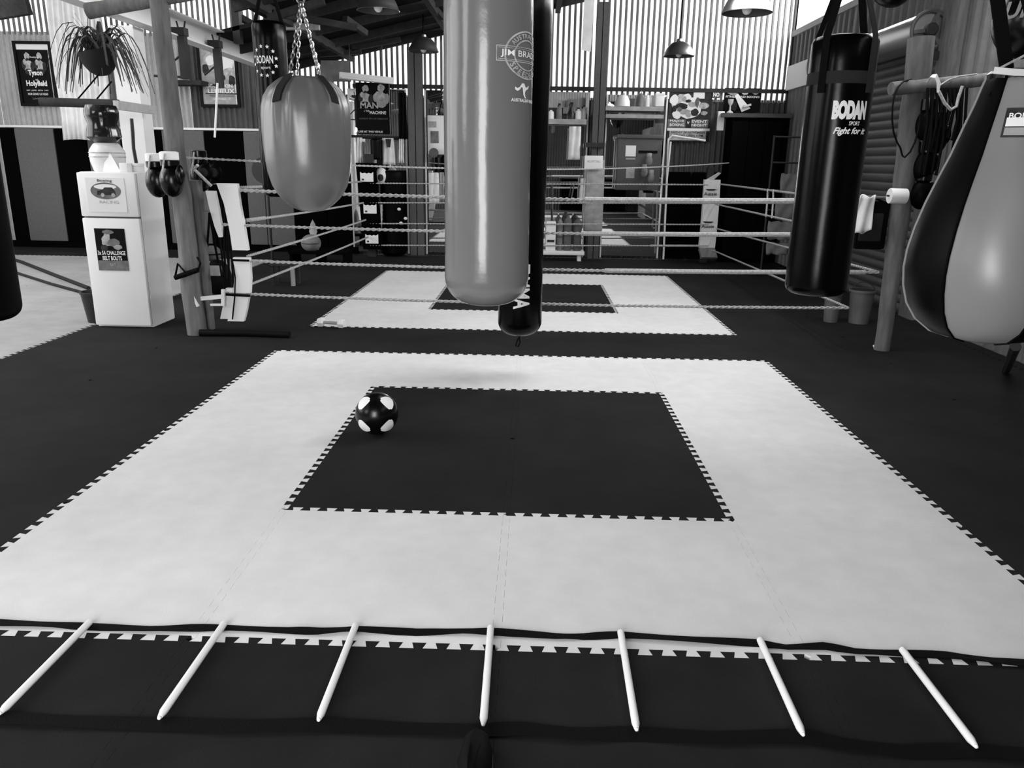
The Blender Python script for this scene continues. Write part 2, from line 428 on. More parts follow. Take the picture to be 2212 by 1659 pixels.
# roof: dark lining over the gym, a second taller roof over the side bay
roof = struct('ceiling', (0, 4, 4))
def slab(x0, x1, y0, y1, name, m):
    mb = MB(); z0, z1 = roofz(x0), roofz(x1)
    mb.add([(x0,y0,z0),(x1,y0,z1),(x1,y1,z1),(x0,y1,z0),(x0,y0,z0+.05),(x1,y0,z1+.05),(x1,y1,z1+.05),(x0,y1,z0+.05)],
           [(0,3,2,1),(4,5,6,7),(0,1,5,4),(1,2,6,5),(2,3,7,6),(3,0,4,7)]); return mb.build(name, m, roof, smooth=False)
slab(-3.2, XR+0.1, -3.4, YW+0.1, 'roof_lining', 'roof_dark'); slab(-4.0, -3.2, 8.2, YW+0.1, 'roof_lining', 'roof_dark')
MB().box((-9.8, -3.4, 5.15), (-3.2, YW+0.1, 5.22)).build('side_bay_roof', 'white_paint', roof, smooth=False)
MB().box((-3.26, -3.4, 3.3), (-3.2, 8.2, 5.15)).build('roof_step', 'dark_steel', roof, smooth=False)
p_ = at(512, 40, 8.25)
MB().box((p_.x-.05, 8.2, 2.9), (p_.x+.04, 8.3, 5.15)).build('roof_post', 'dark_steel', roof, smooth=False)
MB().bar(at(-60, 26, 9.0), at(60, 6, 9.0), .1, .28).build('brace', 'timber_dark', roof, smooth=False)
for i in range(3):                                               # unseen sheets added to go with the overhead fill, which hangs under the roof
    y0_ = 0.3+i*2.7; MB().add([(-.5, y0_, roofz(-.5)-.02), (1.2, y0_, roofz(1.2)-.02), (1.2, y0_+2.6, roofz(1.2)-.02), (-.5, y0_+2.6, roofz(-.5)-.02)], [(0, 1, 2, 3)]).build('added_roof_sheet', 'translucent', roof, smooth=False)
for i in range(11):                                              # purlins running up the slope, rafters along the hall
    y = 0.6+i*1.05
    x0 = -3.2 if y < 8.2 else -4.0
    MB().bar((x0, y, roofz(x0)-0.06), (XR, y, roofz(XR)-0.06), 0.05, 0.11).build('purlin', 'timber_dark', roof, smooth=False)
for x in (-2.9, -1.3, 0.4, 2.0, 3.6):
    MB().bar((x, -3.3, roofz(x)-0.11), (x, YW, roofz(x)-0.11), 0.08, 0.10).build('rafter', 'timber_dark', roof, smooth=False)
for a, b, c, d in (((590,28),(770,60),7.2,7.6), ((600,58),(690,58),8.0,8.0), ((745,40),(790,72),8.2,8.6), ((925,2),(955,38),9.0,9.4), ((670,68),(702,96),9.0,9.4), ((760,105),(865,85),10.6,10.6), ((690,118),(780,112),10.6,10.6), ((580,40),(700,2),6.2,6.2), ((520,38),(600,85),8.4,9.0)):
    MB().bar(at(*a, c), at(*b, d), 0.07, 0.07).build('brace', 'timber_pale' if c == 8.0 else 'timber_dark', roof, smooth=False)
# girts and trims on the back wall
MB().box((-2.9, YW-0.07, 2.66), (XR, YW-0.02, 2.72)).build('trim_1', 'dark_steel', smooth=False)['kind'] = 'structure'
MB().box((-9.6, YW-0.09, 1.965), (-4.05, YW-0.02, 2.0)).build('trim_2', 'white_paint', smooth=False)['kind'] = 'structure'
MB().box((XR-0.045, YW-0.07, 0), (XR, YW, 4.8)).build('trim_3', 'dark_steel', smooth=False)['kind'] = 'structure'
a = at(572, 300, YW)
MB().box((a.x-0.035, YW-0.1, 0), (a.x+0.035, YW-0.03, 3.0)).build('trim_4', 'dark_steel', smooth=False)['kind'] = 'structure'
MB().box((XR-0.07, 8.8, 2.7), (XR-0.02, YW-0.05, 3.06)).build('trim_5', 'white_paint', smooth=False)['kind'] = 'structure'
MB().box((XR-0.1, DY0-0.32, 0), (XR-0.015, DY0-0.02, 3.5)).build('trim_6', 'timber_grey', smooth=False)['kind'] = 'structure'
# white steel beam carrying the roof edge, on a square pillar
MB().box((-3.92, 2.2, 2.80), (-3.90, YW-0.1, 3.02)).box((-3.97, 2.2, 2.785), (-3.80, YW-0.1, 2.80)).box((-3.97, 2.2, 3.02), (-3.80, YW-0.1, 3.035)).build('trim_7', 'white_paint', smooth=False)['kind'] = 'structure'
a = at(262, 200, 6.3); b = at(312, 200, 6.3)
p_ = MB().box((a.x, 6.2, -0.02), (b.x, 6.42, 2.785)).build('trim_8', 'white_paint', smooth=False); p_['kind'] = 'structure'
# steel columns standing in front of the mirrors
def column(x0, x1, y, top, n):
    c = struct(n, ((x0+x1)/2, y, 0)); d = 0.16
    MB().box((x0, y-d/2, 0), (x1, y-d/2+0.014, top)).box((x0, y+d/2-0.014, 0), (x1, y+d/2, top)).box(((x0+x1)/2-0.006, y-d/2, 0), ((x0+x1)/2+0.006, y+d/2, top)).build('column_section', 'column_paint', c, smooth=False)
    MB().box((x0-0.06, y-d/2-0.05, 0), (x1+0.06, y+d/2+0.03, 0.012)).build('base_plate', 'dark_steel', c, smooth=False); return c
a = at(884, 300, 10.95); b = at(914, 300, 10.95); c1 = column(a.x, b.x, 10.95, roofz(a.x)-0.2, 'trim_9')
a = at(1280, 260, 10.95); b = at(1305, 260, 10.95); c2 = column(a.x, b.x, 10.95, roofz(a.x)-0.2, 'trim_10')

# ------------------------------------------------------------------ mirrors on the back wall
def mirror(px0, px1, pyt, label):
    y = YW-0.10
    a = at(px0, 300, y); b = at(px1, 300, y); zt = at((px0+px1)/2, pyt, y).z
    t = thing('wall_mirror', ((a.x+b.x)/2, y, 0.03), label, 'mirror', None)
    MB().box((a.x, y, 0.03), (b.x, y+0.006, zt)).build('glass_sheet', 'mirror', t, smooth=False)
    MB().box((a.x-0.012, y-0.012, 0.0), (a.x+0.012, y+0.02, zt)).build('edge_strip', 'mirror_edge', t, smooth=False)
    MB().box((b.x-0.012, y-0.012, 0.0), (b.x+0.012, y+0.02, zt)).build('edge_strip', 'mirror_edge', t, smooth=False)
    MB().box((a.x, y+0.006, 0.03), (b.x, y+0.05, zt)).build('backing', 'dark_steel', t, smooth=False)
    return t
mirror(756, 878, 192, 'tall wall mirror behind the boxer poster and black corner pad')
mirror(919, 1268, 197, 'wide wall mirror between the two steel columns, behind the hanging bags')
mirror(1308, 1436, 205, 'wall mirror between the padded steel column and the bright boxing poster')

# ------------------------------------------------------------------ wall pads on the back wall of the side bay
edges = [(3, 'b'), (36, 'g'), (121, 'b'), (190, 'g'), (262, 'b'), (300, 'g'), (316, 'b'), (352, 'g'), (443, 'b'), (527, 'g'), (566, 'g'), (628, 'b'), (700, 'b'), (756, None)]
pads = []
for (p0, c0), (p1, _) in zip(edges, edges[1:]):
    a = at(p0, 300, YW-0.08); b = at(p1, 300, YW-0.08)
    o = MB().rbox((a.x+0.004, YW-0.13, 0.105), (b.x-0.004, YW-0.035, 1.955), 0.02).build('wall_pad', 'pad_grey' if c0 == 'g' else 'pad_black')
    pads.append((o, c0))
for i, (o, c0) in enumerate(pads):
    cn = 'grey' if c0 == 'g' else 'black'
    where = ['first in the row beside the hanging black bag', 'under the dark framed poster', 'behind the plain white sheet', 'behind the water bottle', 'behind the white pillar', 'narrow, next to the white pillar', 'just past the white pillar', 'beside the round timber pole', 'under the pale framed poster', 'next to the steel upright', 'behind the grey teardrop bag', 'beyond the teardrop bag near the stool', 'next to the first mirror'][i]
    tag(o, f'{cn} padded wall panel {where}', 'wall pad', 'black and grey wall pads')

MB().box((-9.6, YW-0.14, -0.02), (-2.9, YW-0.02, 0.10)).build('baseboard_back', 'pad_black', smooth=False)['kind'] = 'structure'
# ------------------------------------------------------------------ posters
def quad_blob(mb, cx, cz, rx, rz, y, n=14, jag=0.12, rnd=random):
    pts = []
    for k in range(n):
        an = 2*PI*k/n; r = 1+rnd.uniform(-jag, jag); pts.append((cx+rx*r*math.cos(an), cz+rz*r*math.sin(an)))
    return mb.ngon(pts, lambda a, b, d: V((a, y-d, b)))
def poster(name, label, tl, br, y, sheet, frame, blobs, texts, bands=()):
    a, b = at(*tl, y), at(*br, y)
    a2 = at(tl[0]+(br[1]-tl[1])*0.06, br[1], y) if False else a
    x0, x1, z1, z0 = a.x, b.x, a.z, b.z
    W_, H_ = x1-x0, z1-z0
    t = thing(name, ((x0+x1)/2, y, z0), label, 'poster')
    MB().box((x0, y, z0), (x1, y+0.012, z1)).build('sheet', sheet, t, smooth=False)
    if frame:
        f = 0.045; mb = MB()
        mb.box((x0-f, y-0.02, z0-f), (x0, y+0.015, z1+f)).box((x1, y-0.02, z0-f), (x1+f, y+0.015, z1+f)).box((x0, y-0.02, z1), (x1, y+0.015, z1+f)).box((x0, y-0.02, z0-f), (x1, y+0.015, z0))
        mb.build('frame', 'frame_black', t, smooth=False)
    for (u0, v0, u1, v1, m) in bands:
        MB().box((x0+W_*u0, y-0.002, z1-H_*v1), (x0+W_*u1, y, z1-H_*v0)).build('printed_band', m, t, smooth=False)
    rr = random.Random(name)
    by = {}
    for i, (u, v, ru, rv, m) in enumerate(blobs):
        quad_blob(MB(), x0+W_*u, z1-H_*v, W_*ru, H_*rv, y-0.003-0.0004*i, rnd=rr).build('printed_figure', m, t, smooth=False)
    for i, (s_, u, v, h, wd, m, bo) in enumerate(texts):
        mb = MB(); text_to(mb, s_, lambda p, q: V((p, y-0.012-0.0003*i, q)), x0+W_*u, z1-H_*v, H_*h, W_*wd if wd else None, bo)
        mb.build('lettering', m, t, smooth=False)
    return t
YP = YW-0.05
def fighter(u, v, s, m, m2):                                     # boxer from the waist up: head, neck, trunk, two raised gloves
    return [(u, v, .085*s, .06*s, m), (u, v+.07*s, .05*s, .04*s, m2), (u, v+.17*s, .15*s, .10*s, m), (u-.13*s, v+.15*s, .06*s, .07*s, m2), (u+.13*s, v+.17*s, .06*s, .08*s, m2), (u-.09*s, v+.1*s, .05*s, .05*s, m), (u, v+.26*s, .12*s, .05*s, m2)]
poster('framed_poster', 'black framed fight poster with two boxers over large white names, near the hanging plant', (33, 95), (121, 224), YP, 'print_black', True,
       fighter(.30, .20, 1.0, 'print_pale', 'print_dark')+fighter(.68, .20, 1.0, 'print_pale', 'print_dark'),
       [('Reality', .50, .22, .035, .2, 'print_white', .01), ('Tyson', .50, .49, .12, .44, 'print_white', .035), ('vs', .52, .60, .03, None, 'print_white', 0), ('Holyfield', .50, .67, .125, .64, 'print_white', .035),
        ('SAT  JUNE  28TH  1997', .5, .78, .025, .68, 'print_white', .01), ('MGM GRAND LAS VEGAS', .5, .84, .04, .62, 'print_white', .01), ('LIVE', .42, .92, .025, .2, 'print_pale', 0)],
       bands=[(0, 0, 1, .09, 'paper_white'), (.955, .09, .99, 1, 'print_pale')])
poster('framed_poster', 'black framed pale fight poster of two faces, partly behind the white steel beam', (429, 95), (514, 226), YP, 'paper_grey', True,
       [(.30, .30, .20, .17, 'print_pale'), (.72, .30, .22, .18, 'paper_white'), (.28, .27, .11, .09, 'paper_white'), (.14, .42, .10, .09, 'print_dark'), (.80, .48, .20, .10, 'print_pale'), (.62, .55, .08, .05, 'print_dark'), (.88, .60, .10, .09, 'print_dark'), (.35, .55, .22, .10, 'paper_grey')],
       [('GOLOVKIN', .5, .69, .06, .78, 'print_white', .03), ('LEMIEUX', .55, .775, .075, .78, 'print_white', .03), ('MADISON SQUARE GARDEN', .55, .86, .03, .7, 'print_dark', 0), ('OCTOBER 17', .55, .91, .03, .5, 'print_white', 0)],
       bands=[(0, 0, .5, .07, 'paper_white'), (.08, .81, 1, .83, 'print_dark'), (.955, .1, .985, 1, 'paper_white')])
poster('boxing_poster', 'dark poster of two boxers with white title line, fixed on the first mirror', (768, 178), (845, 290), YW-0.13, 'print_black', False,
       fighter(.28, .12, 1.15, 'print_pale', 'print_dark')+fighter(.74, .10, 1.25, 'print_pale', 'paper_grey'),
       [('MAN', .38, .44, .12, .52, 'print_pale', .02), ('v THE', .30, .55, .04, .16, 'print_white', 0), ('MACHINE', .63, .58, .065, .48, 'print_white', .02), ('SUNDAY 5TH OF FEBRUARY', .5, .70, .03, .85, 'paper_mid', 0), ('LIVE AT THIS VENUE', .40, .955, .04, .72, 'print_white', .02)],
       bands=[(0, .5, 1, .505, 'print_dark'), (.97, 0, .985, 1, 'print_pale')])
poster('boxing_poster', 'bright busy boxing poster with a white fighter and lines of names above the pipe rail', (1447, 190), (1531, 306), YW-0.06, 'print_dark', False,
       [(.30, .28, .26, .16, 'print_pale'), (.42, .18, .10, .08, 'paper_white'), (.50, .36, .28, .20, 'paper_white'), (.30, .34, .14, .06, 'print_dark'), (.12, .22, .10, .10, 'paper_white'), (.20, .48, .10, .10, 'paper_white'), (.82, .32, .12, .06, 'print_pale'), (.84, .46, .08, .04, 'print_pale'), (.55, .30, .10, .05, 'paper_grey'), (.38, .44, .13, .05, 'paper_grey'), (.62, .45, .09, .07, 'print_dark'), (.45, .24, .07, .03, 'print_dark'), (.66, .26, .05, .10, 'paper_mid'), (.26, .40, .06, .04, 'paper_mid'), (.48, .50, .06, .04, 'paper_grey'), (.14, .38, .05, .06, 'print_dark'), (.36, .20, .04, .05, 'paper_grey')],
       [('MAJOR', .22, .62, .05, .34, 'print_white', .02), ('EVENT', .74, .62, .05, .36, 'print_white', .02), ('BOXING', .22, .69, .05, .34, 'print_white', .02), ('NIGHT', .74, .69, .05, .36, 'print_white', .02), ('v', .48, .65, .05, None, 'print_white', .02), ('FRIDAY 28 NOVEMBER', .5, .83, .04, .8, 'print_dark', .01), ('DOORS OPEN 6 PM', .5, .89, .04, .7, 'print_dark', .01)],
       bands=[(.56, .01, .82, .19, 'paper_white'), (.0, .58, .42, .74, 'paper_mid'), (.56, .58, .95, .74, 'paper_mid'), (0, .75, 1, .80, 'paper_white'), (.06, .8, .92, .98, 'print_pale')])
poster('sponsor_poster', 'dark poster with three white logos in the corner above the black shelf', (1566, 190), (1640, 243), YW-0.06, 'print_black', False,
       [(.22, .16, .14, .13, 'print_pale'), (.56, .14, .11, .13, 'paper_white'), (.84, .14, .11, .12, 'print_pale'), (.3, .75, .07, .2, 'print_dark')],
       [('FITNESS AND BOXING', .5, .36, .09, .92, 'print_white', .02)])
poster('small_notice', 'small white paper notice stuck beside the bright boxing poster', (1538, 197), (1556, 212), YW-0.06, 'paper_mid', False, [], [('NO', .5, .5, .6, .7, 'print_white', .04)])

# ------------------------------------------------------------------ the ring: posts, pads, ropes
def log(name, a, b, r0, r1, m, label, cat, seg=14):
    a, b = V(a), V(b); n = 14; rr = random.Random(label)
    pts = []; rs = []
    for i in range(n+1):
        t = i/n; pts.append(a.lerp(b, t)+V((rr.uniform(-.006, .006), rr.uniform(-.006, .006), 0))); rs.append((r0+(r1-r0)*t)*(1+rr.uniform(-.04, .04)))
    o = MB().tube(pts, rs, seg).build(name, m, loc=a); return tag(o, label, cat)
PL = V((-2.9, 4.56, 0)); ptop = at(337, 8, 4.56)
log('timber_pole', PL, (ptop.x+0.02, 4.56, 2.80), 0.088, 0.072, 'timber_log', 'round timber pole rising to the roof beside the white fridge', 'pole')
q = at(448, 717, 4.72)
tag(MB().rbox((q.x-0.055, 4.66, 0), (q.x+0.055, 4.78, 1.33), 0.012).build('timber_post', 'timber_log'), 'short square timber ring post next to the round pole', 'post')
log('roof_log', at(190, 24, 4.6)+V((0, 0, 0)), at(600, -48, 4.6), 0.06, 0.05, 'timber_log', 'dark log laid across the top of the round timber pole', 'log')
PR = V((3.15, 4.5, 0))
ltop = at(1992, 82, 4.5)
log('timber_pole', PR, (ltop.x+0.0, 4.5, ltop.z), 0.065, 0.098, 'timber_grey', 'round timber ring pole in front of the roller door', 'pole')
c0 = at(1925, 192, 4.4); c1_ = at(2170, 168, 4.4)
log('cross_rail', c0, c1_, 0.052, 0.05, 'timber_grey', 'timber cross rail fixed on the ring pole by the roller door', 'rail')
# ring corner pads
def pad_path(name, pts, y, wpx, th, m, label, dy=0.0, cat='corner pad', group=None):
    c = [at(px_, py_, y+dy*i) for i, (px_, py_) in enumerate(pts)]
    wv = [V((wp*(y+2.2)/FPX, 0.0, 0)) for wp in (wpx if isinstance(wpx, list) else [wpx]*len(pts))]
    o = MB().strip(c, wv, th)
    return o
pad = thing('corner_pad', at(520, 694, 4.75), 'white strapped corner pad bulging in front of the square timber post', 'corner pad')
pad_path('', [(468, 398), (492, 396), (503, 440), (514, 495), (521, 540)], 4.62, [40, 44, 34, 33, 34], 0.05, '', '').build('pad_front', 'plastic_white', pad)
pad_path('', [(523, 556), (526, 600), (524, 632)], 4.62, [36, 36, 37], 0.05, '', '').build('pad_front', 'plastic_white', pad)
pad_path('', [(521, 640), (517, 668), (511, 693)], 4.62, [37, 36, 36], 0.05, '', '').build('pad_front', 'plastic_white', pad)
pad_path('', [(456, 412), (464, 450), (473, 490), (477, 512)], 4.7, [20, 20, 15, 6], 0.04, '', '').build('pad_flap', 'plastic_white', pad)
pad_path('', [(497, 622), (494, 655), (488, 688)], 4.64, [16, 20, 22], 0.04, '', '').build('pad_flap', 'plastic_white', pad)
MB().tube([at(502, 690, 4.58), at(507, 640, 4.58), at(508, 600, 4.58), at(502, 560, 4.6)], 0.006, 6).build('lace', 'strap_black', pad)
MB().tube([at(488, 636, 4.58), at(540, 639, 4.58)], 0.012, 6).build('strap', 'strap_black', pad)
MB().tube([at(500, 562, 4.58), at(538, 563, 4.58)], 0.01, 6).build('strap', 'strap_black', pad)
MB().tube([at(457, 402, 4.6), at(420, 366, 4.55), at(427, 357, 4.5)], 0.014, 6).build('tie', 'rope_white', pad)
bl = at(795, 450, 10.6)
blp = thing('corner_pad', (bl.x, 10.6, 0.0), 'black corner pad with three white labels in front of the first mirror', 'corner pad')
pa = [at(790, 352, 10.6), at(795, 400, 10.6), at(801, 470, 10.6), at(806, 538, 10.6)]
MB().strip(pa, V((0.30, 0, 0)), 0.12).build('pad_front', 'pad_black', blp)
MB().box((bl.x-0.04, 10.64, 0), (bl.x+0.10, 10.76, 1.62)).build('post', 'dark_steel', blp, smooth=False)
for (px_, py_) in ((792, 382), (799, 451), (803, 516)):
    c = at(px_, py_, 10.52)
    mb = MB(); mb.ngon([(-.105, -.075), (.105, -.075), (.105, .075), (.07, .052), (.03, .062), (0, .048), (-.03, .062), (-.07, .052), (-.105, .075)], lambda a, b, d: V((c.x+a, 10.53-d, c.z+b)), 0.004); lb = mb.build('label', 'print_white', blp, smooth=False)
    MB().box((c.x-.08, 10.522, c.z-.055), (c.x-.045, 10.526, c.z-.03)).build('label_mark', 'print_dark', lb, smooth=False)
br = at(1530, 470, 10.6)
brp = thing('corner_pad', (br.x, 10.6, 0), 'pale corner pad printed in dark bands by the black curtain corner', 'corner pad')
pa = [(1538, 388), (1536, 425), (1533, 465), (1530, 500), (1526, 535)]
MB().strip([at(*p, 10.6) for p in pa], V((0.25, 0, 0)), 0.10).build('pad_front', 'cloth_white', brp)
MB().strip([at(1526, 537, 10.58), at(1532, 558, 10.5)], V((0.25, 0, 0)), 0.08).build('pad_foot', 'cloth_grey', brp)
MB().box((br.x-0.05, 10.68, 0), (br.x+0.05, 10.78, 1.5)).build('post', 'dark_steel', brp, smooth=False)
MB().add([at(1522, 390, 10.6), at(1540, 390, 10.6), at(1558, 374, 10.5), at(1552, 372, 10.5), at(1522, 390, 10.64), at(1540, 390, 10.64), at(1558, 374, 10.54), at(1552, 372, 10.54)], [(0,1,2,3),(7,6,5,4),(0,4,5,1),(1,5,6,2),(2,6,7,3),(3,7,4,0)]).build('tie', 'cloth_white', brp, smooth=False)
for (px_, py_) in ((1535, 416), (1529, 486)):
    c = at(px_, py_, 10.53)
    mb = MB(); mb.ngon([(-.09, .055), (.09, .055), (.05, .03), (-.05, .03)], lambda a, b, d: V((c.x+a, c.y-d, c.z+b)), 0.002)
    text_to(mb, 'Aussie', lambda p, q: V((c.x+p, c.y-.002, c.z+q)), 0, -0.02, 0.05, 0.2, .02); mb.build('lettering', 'print_dark', brp, smooth=False)
# ropes
def rope(a, b, r, label, sag=0.02, group='ring ropes', sleeve=None, m='rope_white'):
    a, b = V(a), V(b); n = 40; pts = []
    for i in range(n+1):
        t = i/n; p = a.lerp(b, t); p.z -= sag*4*t*(1-t); pts.append(p)
    t_ = thing('ring_rope', a, label, 'rope', group)
    # two twisted strands
    for ph in (0, PI):
        st = []
        L = (b-a).length; k = int(L/0.05)*2
        d = (b-a).normalized(); sd = d.cross(V((0, 0, 1))).normalized(); u = sd.cross(d)
        for i in range(k+1):
            t = i/k; p = a.lerp(b, t); p.z -= sag*4*t*(1-t); an = ph+t*L/0.10*2*PI
            st.append(p+(sd*math.cos(an)+u*math.sin(an))*r*0.48)
        MB().tube(st, r*0.58, 5).build('strand', m, t_)
    if sleeve:
        s0, s1 = sleeve; MB().tube([a.lerp(b, s0)-V((0, 0, sag*4*s0*(1-s0))), a.lerp(b, (s0+s1)/2)-V((0, 0, sag*4*((s0+s1)/2)*(1-(s0+s1)/2))), a.lerp(b, s1)-V((0, 0, sag*4*s1*(1-s1)))], r*1.35, 8).build('tape_wrap', m, t_)
    return t_
fl = [(487, 410), (480, 485), (520, 563), (486, 633)]; fr_ = [(1846, 434), (1838, 506), (1898, 588), (1832, 665)]
nm = ['top', 'second', 'third', 'lowest']
for i in range(4):
    rope(at(*fl[i], 4.62), at(*fr_[i], 4.5), 0.0145 if i != 0 else 0.017, f'{nm[i]} white rope along the near side of the ring', 0.03, sleeve=(0.58, 0.98) if i in (0, 1, 2) else None)
bk = [(396, 399), (438, 439), (483, 485), (530, 531)]
for i in range(4):
    rope(at(800, bk[i][0], 10.55), at(1530, bk[i][1], 10.55), 0.013, f'{nm[i]} white rope along the mirror side of the ring', 0.0, sleeve=(0.83, 0.97) if i == 3 else None)
ls = [((503, 405), (782, 392)), ((520, 478), (785, 438)), ((535, 553), (790, 475)), ((541, 614), (795, 512))]
for i in range(4):
    rope(at(*ls[i][0], 4.72), at(*ls[i][1], 10.5), 0.0135, f'{nm[i]} white rope along the fridge side of the ring', 0.01, sleeve=(0.02, 0.12) if i == 1 else None)
rs_ = [((1556, 398), fr_[0]), ((1545, 441), fr_[1]), ((1548, 494), fr_[2]), ((1540, 541), fr_[3])]
for i in range(4):
    rope(at(*rs_[i][0], 10.5), at(*rs_[i][1], 4.55), 0.013, f'{nm[i]} white rope along the roller door side of the ring', 0.0)
rope(at(362, 338, 4.5), at(1574, 352, 10.7), 0.011, 'thin white cord strung high from the timber pole to the far corner', 0.10, None)
def on_rope(a, b, px_):
    best = None
    for i in range(201):
        p = a.lerp(b, i/200); d = p-CAM; x_ = 1106+FPX*d.dot(RT)/d.dot(FW)
        if best is None or abs(x_-px_) < best[0]: best = (abs(x_-px_), p)
    return best[1]
for px_ in (1660, 1673):
    u_ = on_rope(at(*rs_[0][0], 10.5), at(*fr_[0], 4.55), px_); v_ = on_rope(at(*rs_[1][0], 10.5), at(*fr_[1], 4.55), px_-3)
    tag(MB().tube([u_+V((-.015, 0, .015)), u_.lerp(v_, .4)+V((-.012, -.01, 0)), v_+V((-.01, 0, -.015))], 0.010, 6).build('rope_tie', 'rope_white'), 'thin white tie looped between the side ropes' + (' nearer the corner pad' if px_ == 1660 else ' nearer the black bag'), 'rope tie', 'rope ties')

# ------------------------------------------------------------------ hanging bags
def chain(p0, p1, name, parent, r=0.006, link=0.045):
    p0, p1 = V(p0), V(p1); L = (p1-p0).length; n = max(2, int(L/link)); mb = MB(); d = (p1-p0).normalized()
    a = d.cross(V((0, 1, 0.3))).normalized(); b = d.cross(a)
    for i in range(n):
        c = p0.lerp(p1, (i+.5)/n); s_ = a if i % 2 else b; lp = []
        for k in range(8):
            an = 2*PI*k/8; lp.append(c+d*math.cos(an)*link*0.62+s_*math.sin(an)*link*0.3)
        mb.tube(lp, r, 5, closed=True)
    return mb.build(name, 'chain_steel', parent)
def bag_prof(r, h, rb=0.09, bulge=0.0):
    pr_ = [(0.0, 0.0)]
    for i in range(1, 9):
        an = PI/2*i/8; pr_.append((r-rb+rb*math.sin(an) if i else 0, rb-rb*math.cos(an)))
    pr_.insert(1, ((r-rb)*0.6, 0.0))
    for i in range(1, 13): t = i/12; pr_.append((r*(1+bulge*math.sin(PI*t)), rb+(h-rb-0.03)*t))
    pr_ += [(r-0.01, h-0.008), (r-0.03, h), (0.0, h)]
    return pr_
def cyl_map(base, axis, r, face_an):
    """sheet coords (arc length, height) -> point on the bag; face_an = angle of arc 0 (0 towards -Y)"""
    base = V(base); ax = V(axis).normalized()
    def fn(s_, h):
        an = face_an+s_/r; c = base+ax*h
        return c+V((math.sin(an), -math.cos(an), 0))*(r+0.0025)
    return fn
def ring_poly(mb, fn, cx, cy, r, w_, n=48, sx=1.0):
    vs = []; fs = []
    for k in range(n):
        an = 2*PI*k/n
        for q_ in (r-w_/2, r+w_/2): vs.append(fn(cx+q_*math.cos(an)*sx, cy+q_*math.sin(an)))
    for k in range(n): a = 2*k; b = 2*((k+1) % n); fs.append((a, a+1, b+1, b))
    return mb.add(vs, fs)
# grey bag in the middle
g0 = at(1051, 655, 1.3); GR = 0.186; gh = 1.75
t = thing('punching_bag', (g0.x, 1.3, g0.z), 'long grey vinyl punching bag with round printed emblem hanging in the middle of the gym', 'punching bag', 'hanging bags')
MB().lathe(bag_prof(GR, gh, 0.12), g0, 48, ripple=lambda an, h: 0.006*math.sin(9*h+an*2)+0.004*math.sin(23*h)).build('shell', 'vinyl_grey', t, angle=60)
fn = cyl_map(g0, (0, 0, 1), GR*1.006, 0.0)
def zof(py_): return at(1051, py_, 1.3-GR).z-g0.z
ec = 0.198; ez = zof(113); er = 0.088; EX = 1.36
mb = MB(); ring_poly(mb, fn, ec, ez, er, 0.006, sx=EX); ring_poly(mb, fn, ec, ez, er*0.64, 0.005, sx=EX)
bw = 0.155; bh = 0.029
for (x0_, y0_, x1_, y1_) in ((-bw, bh-.003, bw, bh), (-bw, -bh, bw, -bh+.003), (-bw, -bh, -bw+.003, bh), (bw-.003, -bh, bw, bh), (-bw+.008, bh-.009, bw-.008, bh-.007), (-bw+.008, -bh+.007, bw-.008, -bh+.009)):
    n_ = 16
    for i in range(n_):
        a_, b_ = x0_+(x1_-x0_)*i/n_, x0_+(x1_-x0_)*(i+1)/n_; mb.add([fn(ec+a_, ez+y0_), fn(ec+b_, ez+y0_), fn(ec+b_, ez+y1_), fn(ec+a_, ez+y1_)], [(0, 1, 2, 3)])
em = mb.build('emblem', 'print_pale', t, smooth=False)
mb = MB(); text_to(mb, 'JIM BRADLEY', fn, ec, ez, 0.030, 0.275, .006, fine=True); mb.build('lettering', 'print_white', em, smooth=False)
def arc_text(mb, s_, fn, cx, cy, r, h, a0, a1, up=True, m=None):
    n_ = len(s_)
    for i, ch in enumerate(s_):
        if ch == ' ': continue
        an = a0+(a1-a0)*(i+.5)/n_; vs, fs, tw, th = text_geo(ch, .02); sc = h/0.72
        def f2(x_, y_):
            rr_ = r+(y_ if up else -y_)*1.0; aa = an-(x_/r if up else -x_/r)
            return fn(cx+rr_*math.cos(aa)*EX, cy+rr_*math.sin(aa))
        mb.add([f2(x_*sc, y_*sc) for x_, y_ in vs], fs)
mb = MB(); arc_text(mb, 'AUSTRALIAN', fn, ec, ez, er*0.83, 0.016, math.radians(150), math.radians(30)); mb.build('lettering', 'print_pale', em, smooth=False); mb = MB(); arc_text(mb, 'SPEEDBALL', fn, ec, ez, er*0.83, 0.02, math.radians(205), math.radians(335), up=False); mb.build('lettering', 'print_pale', em, smooth=False)
kz = zof(190)
mb = MB()
kang = [(-.052, .012), (-.038, .006), (-.024, .012), (-.012, .026), (-.002, .030), (.008, .026), (.018, .012), (.03, .014), (.04, .022), (.046, .018), (.036, .006), (.02, .0), (.012, -.012), (.016, -.026), (.024, -.034), (.012, -.034), (.0, -.02), (-.002, -.006), (-.006, .010), (-.014, .012), (-.024, .0), (-.038, -.006), (-.052, .0)]
mb.ngon([(ec-.025+x_*0.9, kz+y_*0.9) for x_, y_ in kang], lambda a, b, d: fn(a, b)).build('printed_logo', 'print_white', t, smooth=False); mb = MB(); text_to(mb, 'AUSTRALIAN MADE', fn, ec-.01, zof(213), 0.013, 0.16, .03); mb.build('lettering', 'print_white', t, smooth=False)
for sx_ in (-1, 1):
    for sy_ in (-1, 1): chain((g0.x+sx_*0.14, 1.3+sy_*0.12, g0.z+gh-0.01), (g0.x, 1.3, g0.z+gh+0.55), 'chain', t)
chain((g0.x, 1.3, g0.z+gh+0.5), (g0.x, 1.3, roofz(g0.x)-0.1), 'chain', t)
